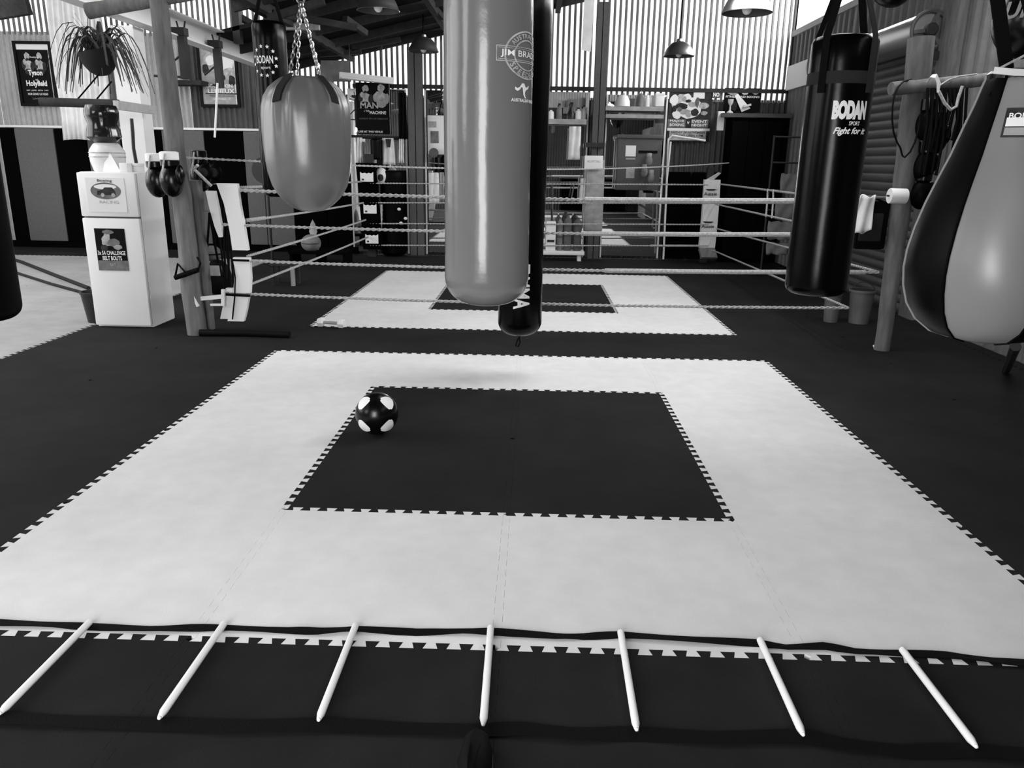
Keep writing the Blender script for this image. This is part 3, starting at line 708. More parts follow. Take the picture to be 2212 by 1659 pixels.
# tall black bag right behind it
m0 = at(1122, 722, 3.4); m1 = at(1136, 0, 3.4); max_ = (m1-m0).normalized(); MR = 0.158; mh = 2.35
t = thing('punching_bag', (m0.x, 3.4, m0.z), 'tall glossy black punching bag with white sideways lettering, right behind the long grey bag', 'punching bag', 'hanging bags')
MB().lathe([(r_*(1+0.16*max(0, (h_-0.5)/1.9)), h_) for r_, h_ in bag_prof(MR, mh, 0.10)], m0, 40, axis=max_, ripple=lambda an, h: 0.010*math.sin(7*h+an)+0.008*math.sin(15*h+2*an)).build('shell', 'vinyl_black', t, angle=60)
fm = cyl_map(m0, max_, MR*1.03, 0.0)
mb = MB()
def side_fn(p, q): return fm(q, -p)
zc = (at(1122, 640, 3.4-MR).z-m0.z)
zt_ = at(1122, 571, 3.4-MR).z-m0.z; zb_ = at(1122, 668, 3.4-MR).z-m0.z
text_to(mb, 'MMA', lambda p, q: fm(q, -p), -(zb_+(zt_-zb_)*0.36), 0.012, 0.115, (zt_-zb_)*0.72, .03, fine=True)
mb.build('lettering', 'print_white', t, smooth=False); mb = MB()
hh = 0.0575
x0_ = 0.012-hh
for i in range(10):
    a_, b_ = x0_+hh*.2*i, x0_+hh*.2*(i+1); mb.add([fm(a_, zt_), fm(b_, zt_), fm(b_, zt_-(zt_-zb_)*(.25-.05*abs(i-4)/5)), fm(a_, zt_-(zt_-zb_)*(.25-.05*abs(i-5)/5))], [(0, 1, 2, 3)])
mb.build('logo_block', 'print_white', t, smooth=False)
lp = at(1118, 740, 3.4)
MB().tube([m0+V((0, 0, .01)), m0+V((0.0, 0, -.03)), m0+V((.006, 0, -.06)), m0+V((-.008, 0, -.095)), m0+V((-.025, 0, -.085)), m0+V((-.014, 0, -.045)), m0+V((0, 0, -.02))], 0.006, 6).build('loop', 'strap_black', t)
chain(m0+max_*mh, (m1.x+0.02, 3.4, roofz(m1.x)-0.1), 'chain', t)
for sx_ in (-1, 1): MB().tube([m0+max_*(mh-.05)+V((sx_*.13, 0, 0)), m0+max_*(mh+.25)], 0.014, 6).build('hanging_strap', 'strap_black', t)
# grey teardrop bag
d0 = at(673, 457, 2.2); dt = at(657, 168, 2.2); DH = dt.z-d0.z
t = thing('teardrop_bag', (d0.x, 2.2, d0.z), 'grey vinyl teardrop bag hanging on chains in front of the wall pads', 'punching bag', 'hanging bags')
prf = [(0, 0), (.06, .004), (.098, .018), (.132, .041), (.165, .07), (.186, .095), (.213, .14), (.233, .21), (.241, .27), (.245, .35), (.245, .43), (.242, .50), (.236, .55), (.222, .60), (.19, .647), (.15, .68), (.12, .70), (0, .705)]
sc = DH/0.70; rw_ = 94*(2.2+2.2)/FPX/0.245*0.94
MB().lathe([(r_*rw_, h_*sc) for r_, h_ in prf], d0, 72, ripple=lambda an, h: (0.05*math.sin(an*8+math.sin(an*3)*1.2)+0.03*math.sin(an*15+1))*max(0, min(1, (h/sc-.30)/.36)) + 0.006*math.sin(11*h+an*3)).build('shell', 'vinyl_fold', t, angle=70)
hk = at(650, 4, 2.2)
for (px_, py_, dy_, n_) in ((613, 200, -.17, 1), (716, 205, -.14, 1), (640, 172, .1, 0), (690, 172, .12, 0)):
    e = at(px_, py_, 2.2+dy_)
    tp = at({613: 632, 716: 700, 640: 642, 690: 692}[px_], 160, 2.2+dy_*0.6)
    if n_:
        an = -.38 if px_ == 613 else .95
        def sp(r_, h_): return d0+V((math.sin(an)*r_*rw_*1.06, -math.cos(an)*r_*rw_*1.06, h_*sc))
        MB().strip([sp(.125, .705), sp(.155, .68), sp(.195, .647), sp(.226, .60), sp(.240, .565)], V((.040, 0, -.012*(1 if an > 0 else -1))), 0.009).build('strap', 'strap_grey', t); tp = sp(.118, .71)
    chain(tp, hk, 'chain', t, 0.0032, 0.026)
MB().tube([hk+V((.02*math.cos(a_), 0, .03*math.sin(a_)+.02)) for a_ in [2*PI*i/10 for i in range(10)]], 0.006, 6, closed=True).build('hook', 'chain_steel', t)
chain(hk+V((0, 0, .03)), (hk.x, 2.2, roofz(hk.x)-.2), 'chain', t, 0.005, .04)
# black bag with a ring of stars behind it
b0 = at(604, 425, 4.8); bt = at(597, 48, 4.8); BH = bt.z-b0.z; BR_ = 0.138
t = thing('punching_bag', (b0.x, 4.8, b0.z), 'glossy black punching bag with a ring of white stars, behind the grey teardrop bag', 'punching bag', 'hanging bags')
MB().lathe(bag_prof(BR_, BH, 0.06), b0, 40, ripple=lambda an, h: 0.012*math.sin(an*7)*max(0, (h-BH+.3))+0.006*math.sin(9*h)).build('shell', 'vinyl_black', t, angle=60)
fb = cyl_map(b0, (0, 0, 1), BR_*1.006, 0.0)
zc_ = at(595, 132, 4.8-BR_).z-b0.z
mb = MB(); sc0 = -0.012
for k in range(12):
    an = 2*PI*k/12+.2; cx_, cy_ = sc0+0.10*math.cos(an), zc_+0.115*math.sin(an)
    MB().ngon([(cx_+(.017 if j % 2 == 0 else .0075)*math.sin(2*PI*j/10), cy_+(.017 if j % 2 == 0 else .0075)*math.cos(2*PI*j/10)) for j in range(10)], lambda a, b, d: fb(a, b)).build('star', 'print_white', t, smooth=False)
text_to(mb, 'BODAN', fb, sc0, zc_+.012, 0.062, 0.145, .02, fine=True); text_to(mb, 'sport', fb, sc0+.01, zc_-.055, 0.026, 0.08, .01)
mb.build('printed_logo', 'print_white', t, smooth=False)
for sx_ in (-1, 1): MB().tube([b0+V((sx_*.12, 0, BH-.03)), b0+V((sx_*.03, 0, BH+.3))], 0.016, 6).build('hanging_strap', 'strap_black', t)
chain(b0+V((0, 0, BH+.28)), (b0.x, 4.8, roofz(b0.x)-.15), 'chain', t)
# black bag on the right with white block lettering
k0 = at(1760, 634, 2.2); kt = at(1815, 80, 2.2); KH = kt.z-k0.z; KR = 0.165
t = thing('punching_bag', (k0.x, 2.2, k0.z), 'black punching bag with white block and script lettering, in front of the black curtain corner', 'punching bag', 'hanging bags')
MB().lathe(bag_prof(KR, KH, 0.05), k0, 48, ripple=lambda an, h: 0.014*math.sin(an*8)*max(0, (h-KH+.35)/.35)+0.004*math.sin(9*h)).build('shell', 'vinyl_black', t, angle=60)
fk = cyl_map(k0, (0, 0, 1), KR*1.005, 0.0)
def zk(py_): return at(1800, py_, 2.2-KR).z-k0.z
vc = math.atan2(k0.x-CAM.x, 2.2-CAM.y)                       # direction to the viewer
fk = cyl_map(k0, (0, 0, 1), KR*1.005, -vc)
for a_ in (('BODAN', 0.068, (zk(216)+zk(258))/2, abs(zk(216)-zk(258)), 0.18, .075, 0), ('SPORT', 0.095, zk(266), 0.02, 0.06, .02, 0), ('Fight for it', 0.082, zk(284), 0.042, 0.17, .03, .35)):
    mb = MB(); text_to(mb, a_[0], fk, *a_[1:], fine=True); mb.build('lettering', 'print_white', t, smooth=False)
MB().lathe([(KR*1.012, 0), (KR*1.018, .01), (KR*1.018, .05), (KR*1.012, .06)], k0+V((0, 0, zk(165)-.03)), 40).build('collar', 'strap_grey', t)
for an in (-.9, .6, 2.2, 3.8):
    p0_ = k0+V((math.sin(an)*KR*1.02, -math.cos(an)*KR*1.02, KH-.28)); p1_ = k0+V((math.sin(an)*KR*1.02, -math.cos(an)*KR*1.02, KH-.01)); p2_ = k0+V((math.sin(an)*.05, -math.cos(an)*.05, KH+.33))
    MB().strip([p0_, p1_, p2_], V((math.cos(an), math.sin(an), 0))*.04, 0.006).build('hanging_strap', 'strap_black' if an != .6 else 'strap_grey', t)
chain(k0+V((0, 0, KH+.3)), (k0.x, 2.2, roofz(k0.x)-.1), 'chain', t)
# large two tone teardrop at the right edge
e0 = at(2113, 733, 0.9); et = at(2150, 150, 0.9); EH = et.z-e0.z
t = thing('teardrop_bag', (e0.x, 0.9, e0.z), 'large black and grey panelled teardrop bag hanging nearest the roller door side', 'punching bag', 'hanging bags')
prf2 = [(0, 0), (.10, .005), (.17, .025), (.225, .07), (.262, .13), (.282, .20), (.290, .27), (.287, .34), (.272, .43), (.250, .52), (.222, .61), (.192, .70), (.165, .80), (.142, .88), (.128, .94), (.118, .975), (.10, 1.0), (0, 1.0)]
def panel(a0, a1, m, name, off=0.0):
    n_ = 22; vs = []; fs = []; P_ = [(r_*1.05+off, h_*EH) for r_, h_ in prf2]
    P2 = []
    for (r0_, h0_), (r1_, h1_) in zip(P_, P_[1:]): P2 += [(r0_, h0_), ((r0_+r1_)/2, (h0_+h1_)/2)]
    P2.append(P_[-1])
    for r_, h_ in P2:
        for k_ in range(n_+1):
            an = a0+(a1-a0)*k_/n_; f_ = 4*(k_/n_)*(1-k_/n_)
            rr_ = r_*(1+0.012*f_+0.006*math.sin(15*h_+an*6)*f_); vs.append(e0+V((math.sin(an)*rr_, -math.cos(an)*rr_, h_)))
    for i in range(len(P2)-1):
        for k_ in range(n_): a_ = i*(n_+1)+k_; fs.append((a_, a_+1, a_+n_+2, a_+n_+1))
    return MB().add(vs, fs).build(name, m, t, angle=70)
vc2 = -math.atan2(e0.x-CAM.x, 0.9-CAM.y)
cuts = [-1.35, -0.48, 0.58, 1.5, 2.5, 3.6]
for i in range(6):
    a0 = vc2+cuts[i]; a1 = vc2+(cuts[(i+1) % 6] if i < 5 else cuts[0]+2*PI)
    panel(a0, a1, 'vinyl_pale' if i == 1 else 'vinyl_panel', 'panel')
    if i in (0, 1, 2, 3):
        MB().tube([e0+V((math.sin(a0)*(r_*1.055+.001), -math.cos(a0)*(r_*1.055+.001), h_*EH)) for r_, h_ in prf2[1:-1]], 0.006, 6).build('piping', 'vinyl_pale' if i == 0 else 'vinyl_matt', t)
lz = EH*0.815; lr = 0.174
fl_ = lambda s_, h_: e0+V((math.sin(vc2+.12+s_/lr), -math.cos(vc2+.12+s_/lr), 0))*(0.1765-0.24*(h_)+.004)+V((0, 0, lz+h_))
def patch(mb, x0_, y0_, x1_, y1_, fn, n_=8, o=0.0):
    for i in range(n_):
        a_, b_ = x0_+(x1_-x0_)*i/n_, x0_+(x1_-x0_)*(i+1)/n_
        mb.add([fn(a_, y0_), fn(b_, y0_), fn(b_, y1_), fn(a_, y1_)], [(0, 1, 2, 3)])
    return mb
lab = patch(MB(), -.062, -.055, .062, .045, fl_).build('label', 'print_dark', t, smooth=False)
f3 = lambda s_, h_: fl_(s_, h_)+V((math.sin(vc2), -math.cos(vc2), 0))*.002
mb = patch(MB(), -.055, -.018, .055, .012, f3); text_to(mb, 'BODAN', f3, 0, .018, .02, .1, .02); mb.build('label_print', 'print_white', lab, smooth=False)
patch(MB(), -.055, -.048, .055, -.022, f3).build('label_print', 'paper_grey', lab, smooth=False)
for (px_, dx_) in ((2108, -1), (2175, 1)):
    tp = e0+V((dx_*.07, 0, EH-.01)); hi_ = at(2150+dx_*22, -200, 0.9)
    MB().strip([e0+V((dx_*.115, -.03, EH-.09)), tp, hi_], V((.055, .01, 0)), 0.008).build('hanging_strap', 'strap_black', t)
MB().lathe([(.12, 0), (.128, .008), (.128, .03), (.118, .04)], e0+V((0, 0, EH-.045)), 32).build('collar', 'leather_black', t)
MB().strip([at(2148, 152, .74), at(2190, 156, .74), at(2260, 158, .78)], V((0, 0, .022)), 0.006).build('strap', 'plastic_white', t)
MB().tube([at(2150, 152, .74), at(2240, 106, .8)], 0.004, 6).build('cord', 'rope_white', t)
# black bag cut by the left edge of the picture
f0 = at(-42, 690, 1.6)
t = thing('punching_bag', (f0.x, 1.6, f0.z), 'black punching bag cut off by the picture edge near the grey mats', 'punching bag', 'hanging bags')
MB().lathe(bag_prof(0.19, 0.95, 0.07), f0, 40).build('shell', 'vinyl_matt', t, angle=60)
for sx_ in (-1, 1): MB().tube([f0+V((sx_*.13, 0, .94)), f0+V((0, 0, 1.4))], 0.012, 6).build('hanging_strap', 'strap_black', t)
chain(f0+V((0, 0, 1.38)), (f0.x, 1.6, roofz(f0.x)+.25), 'chain', t)
# black ball bag at the top edge, and a speed bag with lettering behind the big teardrop
s0 = at(1925, 17, 3.0)
t = thing('speed_ball', (s0.x, 3.0, s0.z), 'rounded underside of a black ball bag at the top edge above the roller drum', 'punching bag')
MB().ell(s0+V((0, 0, .30)), 0.19, .19, .30, 28, 16).build('shell', 'leather_black', t)
MB().tube([s0+V((0, 0, .58)), (s0.x, 3.0, roofz(s0.x)-.1)], 0.012, 6).build('swivel_rope', 'strap_black', t)
u0 = at(2205, 128, 1.9)
t = thing('speed_ball', (u0.x, 1.9, u0.z), 'black round bag with pale letters behind the top of the big teardrop bag', 'punching bag')
MB().ell(u0+V((0, 0, .17)), 0.15, .15, .17, 28, 16).build('shell', 'leather_black', t)
fu = cyl_map(u0, (0, 0, 1), .149, -math.atan2(u0.x-CAM.x, 1.9-CAM.y))
mb = MB(); text_to(mb, 'UFF', fu, -.02, .20, .075, .16, .03, .2, fine=True); mb.build('lettering', 'paper_grey', t, smooth=False)
MB().tube([u0+V((0, 0, .33)), (u0.x, 1.9, roofz(u0.x)-.1)], 0.02, 6).build('swivel_rope', 'strap_black', t)

# ------------------------------------------------------------------ white fridge with things on it
fx0, fx1, fy0, fy1, fh_ = -3.92, -3.40, 4.75, 5.24, 1.385
fr = thing('fridge', ((fx0+fx1)/2, (fy0+fy1)/2, 0), 'white two door fridge with an oval sticker and a dark fight flyer', 'fridge')
MB().rbox((fx0, fy0+0.045, 0.0), (fx1, fy1, fh_), 0.012).build('body', 'enamel', fr)
zs = at(240, 470, fy0).z
for z0, z1, n in ((0.02, zs-0.006, 'fridge_door'), (zs+0.006, fh_-0.005, 'freezer_door')):
    d_ = MB().rbox((fx0+0.002, fy0, z0), (fx1-0.002, fy0+0.042, z1), 0.014).build(n, 'enamel', fr)
    MB().box((fx0+0.004, fy0+0.030, (z0+z1)/2-.10), (fx0-0.004, fy0+0.042, (z0+z1)/2+.10)).build('handle_grip', 'enamel_seam', d_, smooth=False)
MB().box((fx0+0.006, fy0+0.04, 0.03), (fx1-0.006, fy0+0.05, fh_-0.01)).build('door_seal', 'enamel_seam', fr, smooth=False)
def front_sheet(name, tl, br, m, label, cat, y=fy0-0.001):
    a, b = at(*tl, y), at(*br, y)
    t = thing(name, ((a.x+b.x)/2, y, b.z), label, cat); MB().box((a.x, y-0.003, b.z), (b.x, y, a.z)).build('sheet', m, t, smooth=False)
    return t, a.x, b.x, b.z, a.z
t, x0, x1, z0, z1 = front_sheet('flyer', (203, 493), (279, 585), 'print_black', 'dark fight flyer stuck on the lower fridge door', 'flyer')
W_, H_ = x1-x0, z1-z0; rr = random.Random(3)
by = {}
for i, (u, v, ru, rv, m) in enumerate([(.40, .17, .10, .10, 'print_pale'), (.36, .30, .16, .13, 'print_pale'), (.60, .34, .20, .10, 'paper_mid'), (.28, .46, .12, .08, 'print_dark'), (.72, .44, .14, .06, 'paper_grey'), (.45, .08, .20, .05, 'paper_mid')]):
    quad_blob(MB(), x0+W_*u, z1-H_*v, W_*ru, H_*rv, fy0-.005-.0004*i, rnd=rr).build('printed_figure', m, t, smooth=False)
MB().box((x0, fy0-.006, z0), (x1, fy0-.003, z0+H_*.24)).build('printed_band', 'paper_mid', t, smooth=False)
for (s_, v, h, wd, m) in (('3x SA CHALLENGE', .575, .10, .92, 'print_white'), ('BELT BOUTS', .70, .10, .64, 'print_white'), ('SAT', .86, .07, .2, 'paper_grey')):
    mb = MB(); text_to(mb, s_, lambda p, q: V((p, fy0-.0085, q)), (x0+x1)/2, z1-H_*v, H_*h, W_*wd, .02); mb.build('lettering', m, t, smooth=False)
t, x0, x1, z0, z1 = front_sheet('sticker_sheet', (183, 383), (276, 459), 'paper_white', 'white oval badge print with a dark vehicle on the freezer door', 'sticker')
xc, zc = (x0+x1)/2, (z0+z1)/2+.035
fs_ = lambda d: (lambda p, q: V((p, fy0-.005-d, q)))
mb = MB(); mb.ngon([(xc+.135*math.cos(2*PI*i/28), zc+.072*math.sin(2*PI*i/28)) for i in range(28)], lambda a, b, d: V((a, fy0-.006, b))); mb.build('badge', 'paper_mid', t, smooth=False)
mb = MB(); mb.ngon([(xc+.10*math.cos(2*PI*i/20), zc+.035+.022*math.sin(2*PI*i/20)) for i in range(20)], lambda a, b, d: V((a, fy0-.0065, b))); mb.build('badge_sky', 'print_white', t, smooth=False)
mb = MB(); mb.ngon([(xc-.08, zc-.035), (xc-.075, zc), (xc-.03, zc+.008), (xc-.005, zc+.03), (xc+.06, zc+.03), (xc+.085, zc), (xc+.09, zc-.035)], lambda a, b, d: V((a, fy0-.007, b))); mb.build('printed_vehicle', 'print_dark', t, smooth=False)
mb = MB()
for cx_ in (xc-.03, xc+.065): mb.ngon([(cx_+.017*math.cos(2*PI*i/14), zc-.035+.017*math.sin(2*PI*i/14)) for i in range(14)], lambda a, b, d: V((a, fy0-.0075, b)))
mb.build('printed_wheel', 'print_pale', t, smooth=False)
mb = MB(); text_to(mb, 'Boxing', fs_(.002), xc, zc+.085, .028, .13, .01); mb.build('lettering', 'print_dark', t, smooth=False)
mb = MB(); text_to(mb, 'RACING', fs_(.002), xc+.02, zc-.095, .025, .17, .0); mb.build('lettering', 'print_pale', t, smooth=False)
# water dispenser: pale crock with a dark bottle upside down
w0 = at(232, 372, 5.0); wx = at(230, 340, 5.0).x
t = thing('water_dispenser', (wx, 5.02, fh_), 'pale ceramic water dispenser with a dark upturned bottle on the fridge', 'water dispenser')
K_ = (7.2)/FPX
zz = lambda py_: at(230, py_, 5.02).z
MB().lathe([(.115, fh_), (.125, fh_+.01), (.145, zz(350)), (.15, zz(336)), (.145, zz(325)), (.11, zz(312)), (.095, zz(309)), (.0, zz(309))], (wx, 5.02, 0), 32).build('crock', 'ceramic', t)
for z in (zz(330), zz(339)): MB().lathe([(.147, z-.004), (.153, z-.004), (.153, z+.004), (.147, z+.004)], (wx, 5.02, 0), 32).build('glaze_ring', 'print_pale', t)
bz = lambda py_: at(222, py_, 5.02).z
MB().lathe([(.03, bz(311)), (.10, bz(306)), (.145, bz(296)), (.14, bz(285)), (.122, bz(268)), (.14, bz(252)), (.142, bz(240)), (.125, bz(228)), (.02, bz(226)), (0, bz(226))], (at(222, 270, 5.02).x, 5.02, 0), 32, ripple=lambda an, h: .01*math.sin(6*an)).build('bottle', 'bottle_dark', t)
c = at(232, 352, 4.86)
mb = MB().add([at(222, 374, 4.86), at(262, 374, 4.84), at(250, 352, 4.86), at(236, 328, 4.9), at(228, 330, 4.9), at(222, 374, 4.9), at(262, 374, 4.9), at(250, 352, 4.92), at(236, 328, 4.93), at(228, 330, 4.93)], [(0,1,2,3,4),(9,8,7,6,5),(0,5,6,1),(1,6,7,2),(2,7,8,3),(3,8,9,4),(4,9,5,0)])
tag(mb.build('paper_towel_sheet', 'paper_white'), 'crumpled white paper leaning against the pale water dispenser', 'paper')
def obox(name, tl, br, y0, y1, m, label, cat, group=None, r=.006):
    a, b = at(*tl, y0), at(*br, y0)
    return tag(MB().rbox((a.x, y0, b.z), (b.x, y1, a.z), r).build(name, m), label, cat, group)
a = at(256, 352, 4.82); b = at(276, 374, 4.82)
tag(MB().rbox((a.x, 4.82, fh_), (b.x, 4.94, a.z), .006).build('tissue_box', 'paper_white'), 'small white box on the fridge beside the crumpled paper', 'box')
a = at(279, 357, 4.9)
t = thing('small_jar', (a.x+.05, 4.96, fh_), 'little white lidded tub at the corner of the fridge top', 'jar')
MB().lathe([(.045, 0), (.05, .005), (.05, .05), (.045, .055), (0, .055)], (a.x+.05, 4.96, fh_), 20).build('tub', 'plastic_white', t)
MB().lathe([(.054, .055), (.054, .075), (0, .078)], (a.x+.05, 4.96, fh_), 20).build('lid', 'plastic_white', t)
bh_ = at(283, 256, 5.33)
log('broom_handle', (bh_.x-.02, 5.33, 0), bh_, 0.018, 0.016, 'plastic_black', 'black pole standing upright between the fridge and the white pillar', 'pole', 10)
a = at(170, 640, 5.0)
t = thing('bucket', (-4.02, 4.98, 0), 'black bucket on the floor half hidden by the white fridge', 'bucket')
MB().lathe([(.0, 0), (.10, 0), (.135, .27), (.142, .27), (.142, .29), (.125, .29), (.095, .012), (0, .012)], (-4.03, 5.02, 0), 28).build('pail', 'plastic_black', t)
# hanging plant over a timber bar
pc = at(214, 128, 5.6); pr_ = 0.165
t = thing('hanging_plant', (pc.x, 5.6, pc.z-.16), 'spider plant with drooping leaves in a dark hanging basket', 'plant')
MB().lathe([(0, -.15), (.06, -.14), (.11, -.10), (.145, -.04), (.165, .04), (.168, .06), (.14, .06), (.0, .05)], pc, 28, axis=(-.18, 0, 1)).build('basket', 'coir', t)
rr = random.Random(5)
for i in range(70):
    an = (rr.gauss(0, .5) if i % 2 else rr.gauss(PI, .5)) if i % 9 else rr.uniform(0, 2*PI); L = rr.uniform(.28, .50); up_ = rr.uniform(.02, .28); pts = []; wv = []
    d_ = V((math.cos(an), math.sin(an), 0)); p = pc+V((rr.uniform(-.09, .09), rr.uniform(-.09, .09), .05))
    for k in range(8):
        s_ = k/7; pts.append(p+d_*L*0.85*s_+V((0, 0, (up_*.8+.06)*4*s_*(1-s_)-L*0.72*s_**3*(1 if up_ < .2 else .4)))); wv.append(V((-d_.y, d_.x, 0))*(.030*(1-s_)+.008))
    MB().strip(pts, wv, .002).build('leaf', 'leaf', t)
for i in range(9):
    an = rr.uniform(0, 2*PI); d_ = V((math.cos(an), math.sin(an)*.5, 0)); p = pc+V((0, 0, .05)); L = rr.uniform(.25, .4)
    MB().strip([p+d_*L*.55*s_+V((0, 0, L*(1.1*s_-.25*s_*s_))) for s_ in (0, .3, .6, .85, 1)], [V((-d_.y, d_.x, 0))*(.012*(1-s_)+.003) for s_ in (0, .3, .6, .85, 1)], .002).build('leaf', 'leaf', t)
for i in range(3):
    an = 2*PI*i/3+.4; MB().tube([pc+V((.155*math.cos(an), .155*math.sin(an), .05)), pc+V((0, 0, .75))], .003, 5).build('hanger_wire', 'strap_black', t)
MB().tube([pc+V((0, 0, .75)), V((pc.x, 5.6, 5.15))], .004, 5).build('hanger_wire', 'strap_black', t)
a = at(88, 220, 5.5); b = at(257, 225, 5.5)
t = thing('pull_up_bar', a, 'dark horizontal bar with two slanted stays below the hanging plant', 'bar')
MB().tube([a, b], 0.042, 10).build('bar', 'timber_dark', t)
for p_, q_ in (((168, 214), (214, 160)), ((209, 214), (241, 176))): MB().tube([at(*p_, 5.5), at(*q_, 5.5)], .007, 6).build('stay', 'strap_black', t)
MB().box((b.x-.03, 5.45, b.z-.05), (b.x+.02, 6.22, b.z+.03)).build('bracket', 'grey_steel', t, smooth=False)
a, b = at(362, 166, 10.9), at(432, 184, 10.9)
tag(MB().box((a.x, 10.95, (a.z+b.z)/2-.05), (b.x, 11.27, (a.z+b.z)/2+.02)).build('wall_rail', 'timber_dark', smooth=False), 'dark timber ledge on the wall between the round pole and the pale framed poster', 'ledge')
# white sheet hung in front of the cladding
a = at(98, 100, 10.8); b = at(192, 304, 10.8); top = at(75, 0, 10.8)
n_ = 34; vs = []; fs = []
for i in range(n_+1):
    u = i/n_
    for j in range(9):
        v = j/8; x_ = top.x+(a.x-.12-top.x)*v*.2+(b.x-a.x+.35)*u+.02*math.sin(v*9+u*3); z_ = top.z+.7+(b.z-top.z-.7)*v+(.02*math.sin(u*5) if j == 8 else 0)
        vs.append(V((x_+.15, 10.8+.018*math.cos(u*2*PI*10)+.02*math.sin(v*4), z_)))
for i in range(n_):
    for j in range(8): fs.append((i*9+j, i*9+j+1, i*9+j+10, i*9+j+9))
o = MB().add(vs, fs).build('hanging_sheet', 'cloth_white', angle=80)
sm = o.modifiers.new('thick', 'SOLIDIFY'); sm.thickness = .006
tag(o, 'plain white rippled sheet hanging between the dark framed poster and the white pillar', 'sheet')
# brackets clamped on the white beam, a pale stick hanging from one
for i, (px_, y0_, y1_, yy) in enumerate(((391, 56, 168, 6.9), (467, 84, 187, 7.9))):
    a = atx(px_, y0_, -3.78); b = atx(px_-2, y1_, -3.78)
    t = thing('beam_bracket', (a.x, a.y, b.z), ('dark bracket clamped on the white beam near the round pole' if i == 0 else 'dark bracket clamped on the white beam in front of the pale framed poster'), 'bracket', 'clamped beam brackets')
    MB().box((a.x-.04, a.y-.04, b.z), (a.x+.04, a.y+.04, a.z-.08)).build('arm', 'dark_steel', t, smooth=False)
    MB().box((a.x-.09, a.y-.06, a.z-.10), (a.x+.05, a.y+.06, a.z-.02)).build('clamp', 'dark_steel', t, smooth=False)
    for q_ in (-.03, .03): MB().tube([(a.x+q_, a.y, a.z-.03), (a.x+q_*1.6, a.y, a.z+.05)], .009, 6).build('bolt', 'dark_steel', t)
    MB().tube([(a.x, a.y, (a.z+b.z)/2), (a.x-.16, a.y-.05, (a.z+b.z)/2-.14)], .012, 6).build('brace', 'dark_steel', t)
    MB().tube([(a.x, a.y, b.z+.02), (a.x-.35 if i == 0 else a.x-.09, a.y, b.z+.03)], .014, 6).build('foot', 'dark_steel', t)
a = atx(465, 170, -3.71); b = atx(466, 297, -3.76)
a = atx(467, 84, -3.78); b = atx(465, 187, -3.78); a, b = V((a.x-.01, a.y-.045, b.z+.05)), at(464, 297, a.y-.045)
tag(MB().tube([a, b], .014, 8).build('hanging_stick', 'plastic_white'), 'thin white stick hanging down below the beam bracket', 'stick')
# gloves hung by the pole
def glove(name, c, s_, label, cuff, group='gloves on the ring pole', tilt=0.0):
    t = thing(name, c, label, 'boxing glove', group); c = V(c)
    MB().ell(c+V((0, 0, -.02))*s_, .085*s_, .075*s_, .12*s_, 18, 12).build('mitt', 'leather_black', t)
    MB().ell(c+V((.075, -.02, .02))*s_, .035*s_, .04*s_, .075*s_, 12, 8).build('thumb', 'leather_black', t)
    MB().lathe([(.055*s_, 0), (.066*s_, .01*s_), (.068*s_, .045*s_), (.06*s_, .05*s_), (0, .05*s_)], c+V((0, 0, .075))*s_, 18).build('cuff', 'leather_black', t)
    MB().lathe([(.06*s_, 0), (.066*s_, .004*s_), (.067*s_, .055*s_), (.05*s_, .062*s_), (0, .062*s_)], c+V((0, 0, .124))*s_, 18).build('cuff_band', cuff, t)
    MB().tube([c+V((0, -.07, .17))*s_, c+V((-.01, -.09, .08))*s_, c+V((-.03, -.085, 0))*s_], .007*s_, 5).build('lace', 'rope_white', t)
glove('boxing_glove', at(339, 386, 4.42), 1.1, 'black boxing glove with a white cuff hung outermost on the round timber pole', 'cloth_white')
glove('boxing_glove', at(370, 384, 4.24), 1.1, 'shiny black boxing glove with a white cuff hung against the round timber pole', 'cloth_white')
glove('boxing_glove', at(432, 376, 4.9), 1.1, 'black boxing glove hung between the pole and the white corner pad', 'leather_black')
for i, (px_, py_) in enumerate(((444, 362), (462, 366))):
    pc_ = on_rope(at(362, 338, 4.5), at(1574, 352, 10.7), px_)-V((0, 0, .02)); c = pc_-V((0, 0, .11))
    t = thing('focus_mitt', c, ('round dark punch mitt hung behind the tie of the white corner pad' if i == 0 else 'round dark punch mitt hung beyond its twin above the white corner pad'), 'punch mitt', 'punch mitts')
    MB().ell(c, .062, .03, .075, 18, 10).build('palm', 'vinyl_matt', t); MB().ell(c+V((0, -.03, 0)), .035, .01, .04, 14, 8).build('target', 'strap_grey', t); MB().tube([c+V((0, 0, .06)), pc_+V((0, 0, .02))], .006, 5).build('loop', 'strap_black', t)
# dark gear strapped between the post and its pad
def blobthing(name, px_, py_, y, rx, ry, rz, m, label, cat, part='body'):
    c = at(px_, py_, y); t = thing(name, c, label, cat); MB().ell(c, rx, ry, rz, 18, 12).build(part, m, t); return t, c
t, c = blobthing('gear_bag', 472, 600, 4.95, .12, .12, .17, 'rubber_black', 'black gear bag slung between the square post and its white pad', 'bag')
MB().tube([c+V((-.06, -.1, .15)), at(452, 470, 4.66), at(452, 460, 4.64), c+V((.05, -.1, .15))], .01, 6).build('carry_strap', 'strap_black', t)
t, c = blobthing('medicine_ball', 458, 548, 5.0, .085, .085, .075, 'pad_grey', 'grey half hidden ball wedged behind the square timber post', 'ball')
MB().lathe([(.086, -.006), (.089, -.006), (.089, .006), (.086, .006)], c, 24).build('seam', 'strap_black', t)
c = at(463, 585, 4.80)
o = MB().rbox((c.x-.09, 4.77, c.z-.045), (c.x+.06, 4.84, c.z+.045), .015).build('kick_pad', 'paper_grey'); tag(o, 'small pale grey pad tucked beside the square timber post', 'pad')
c = at(452, 430, 4.95)
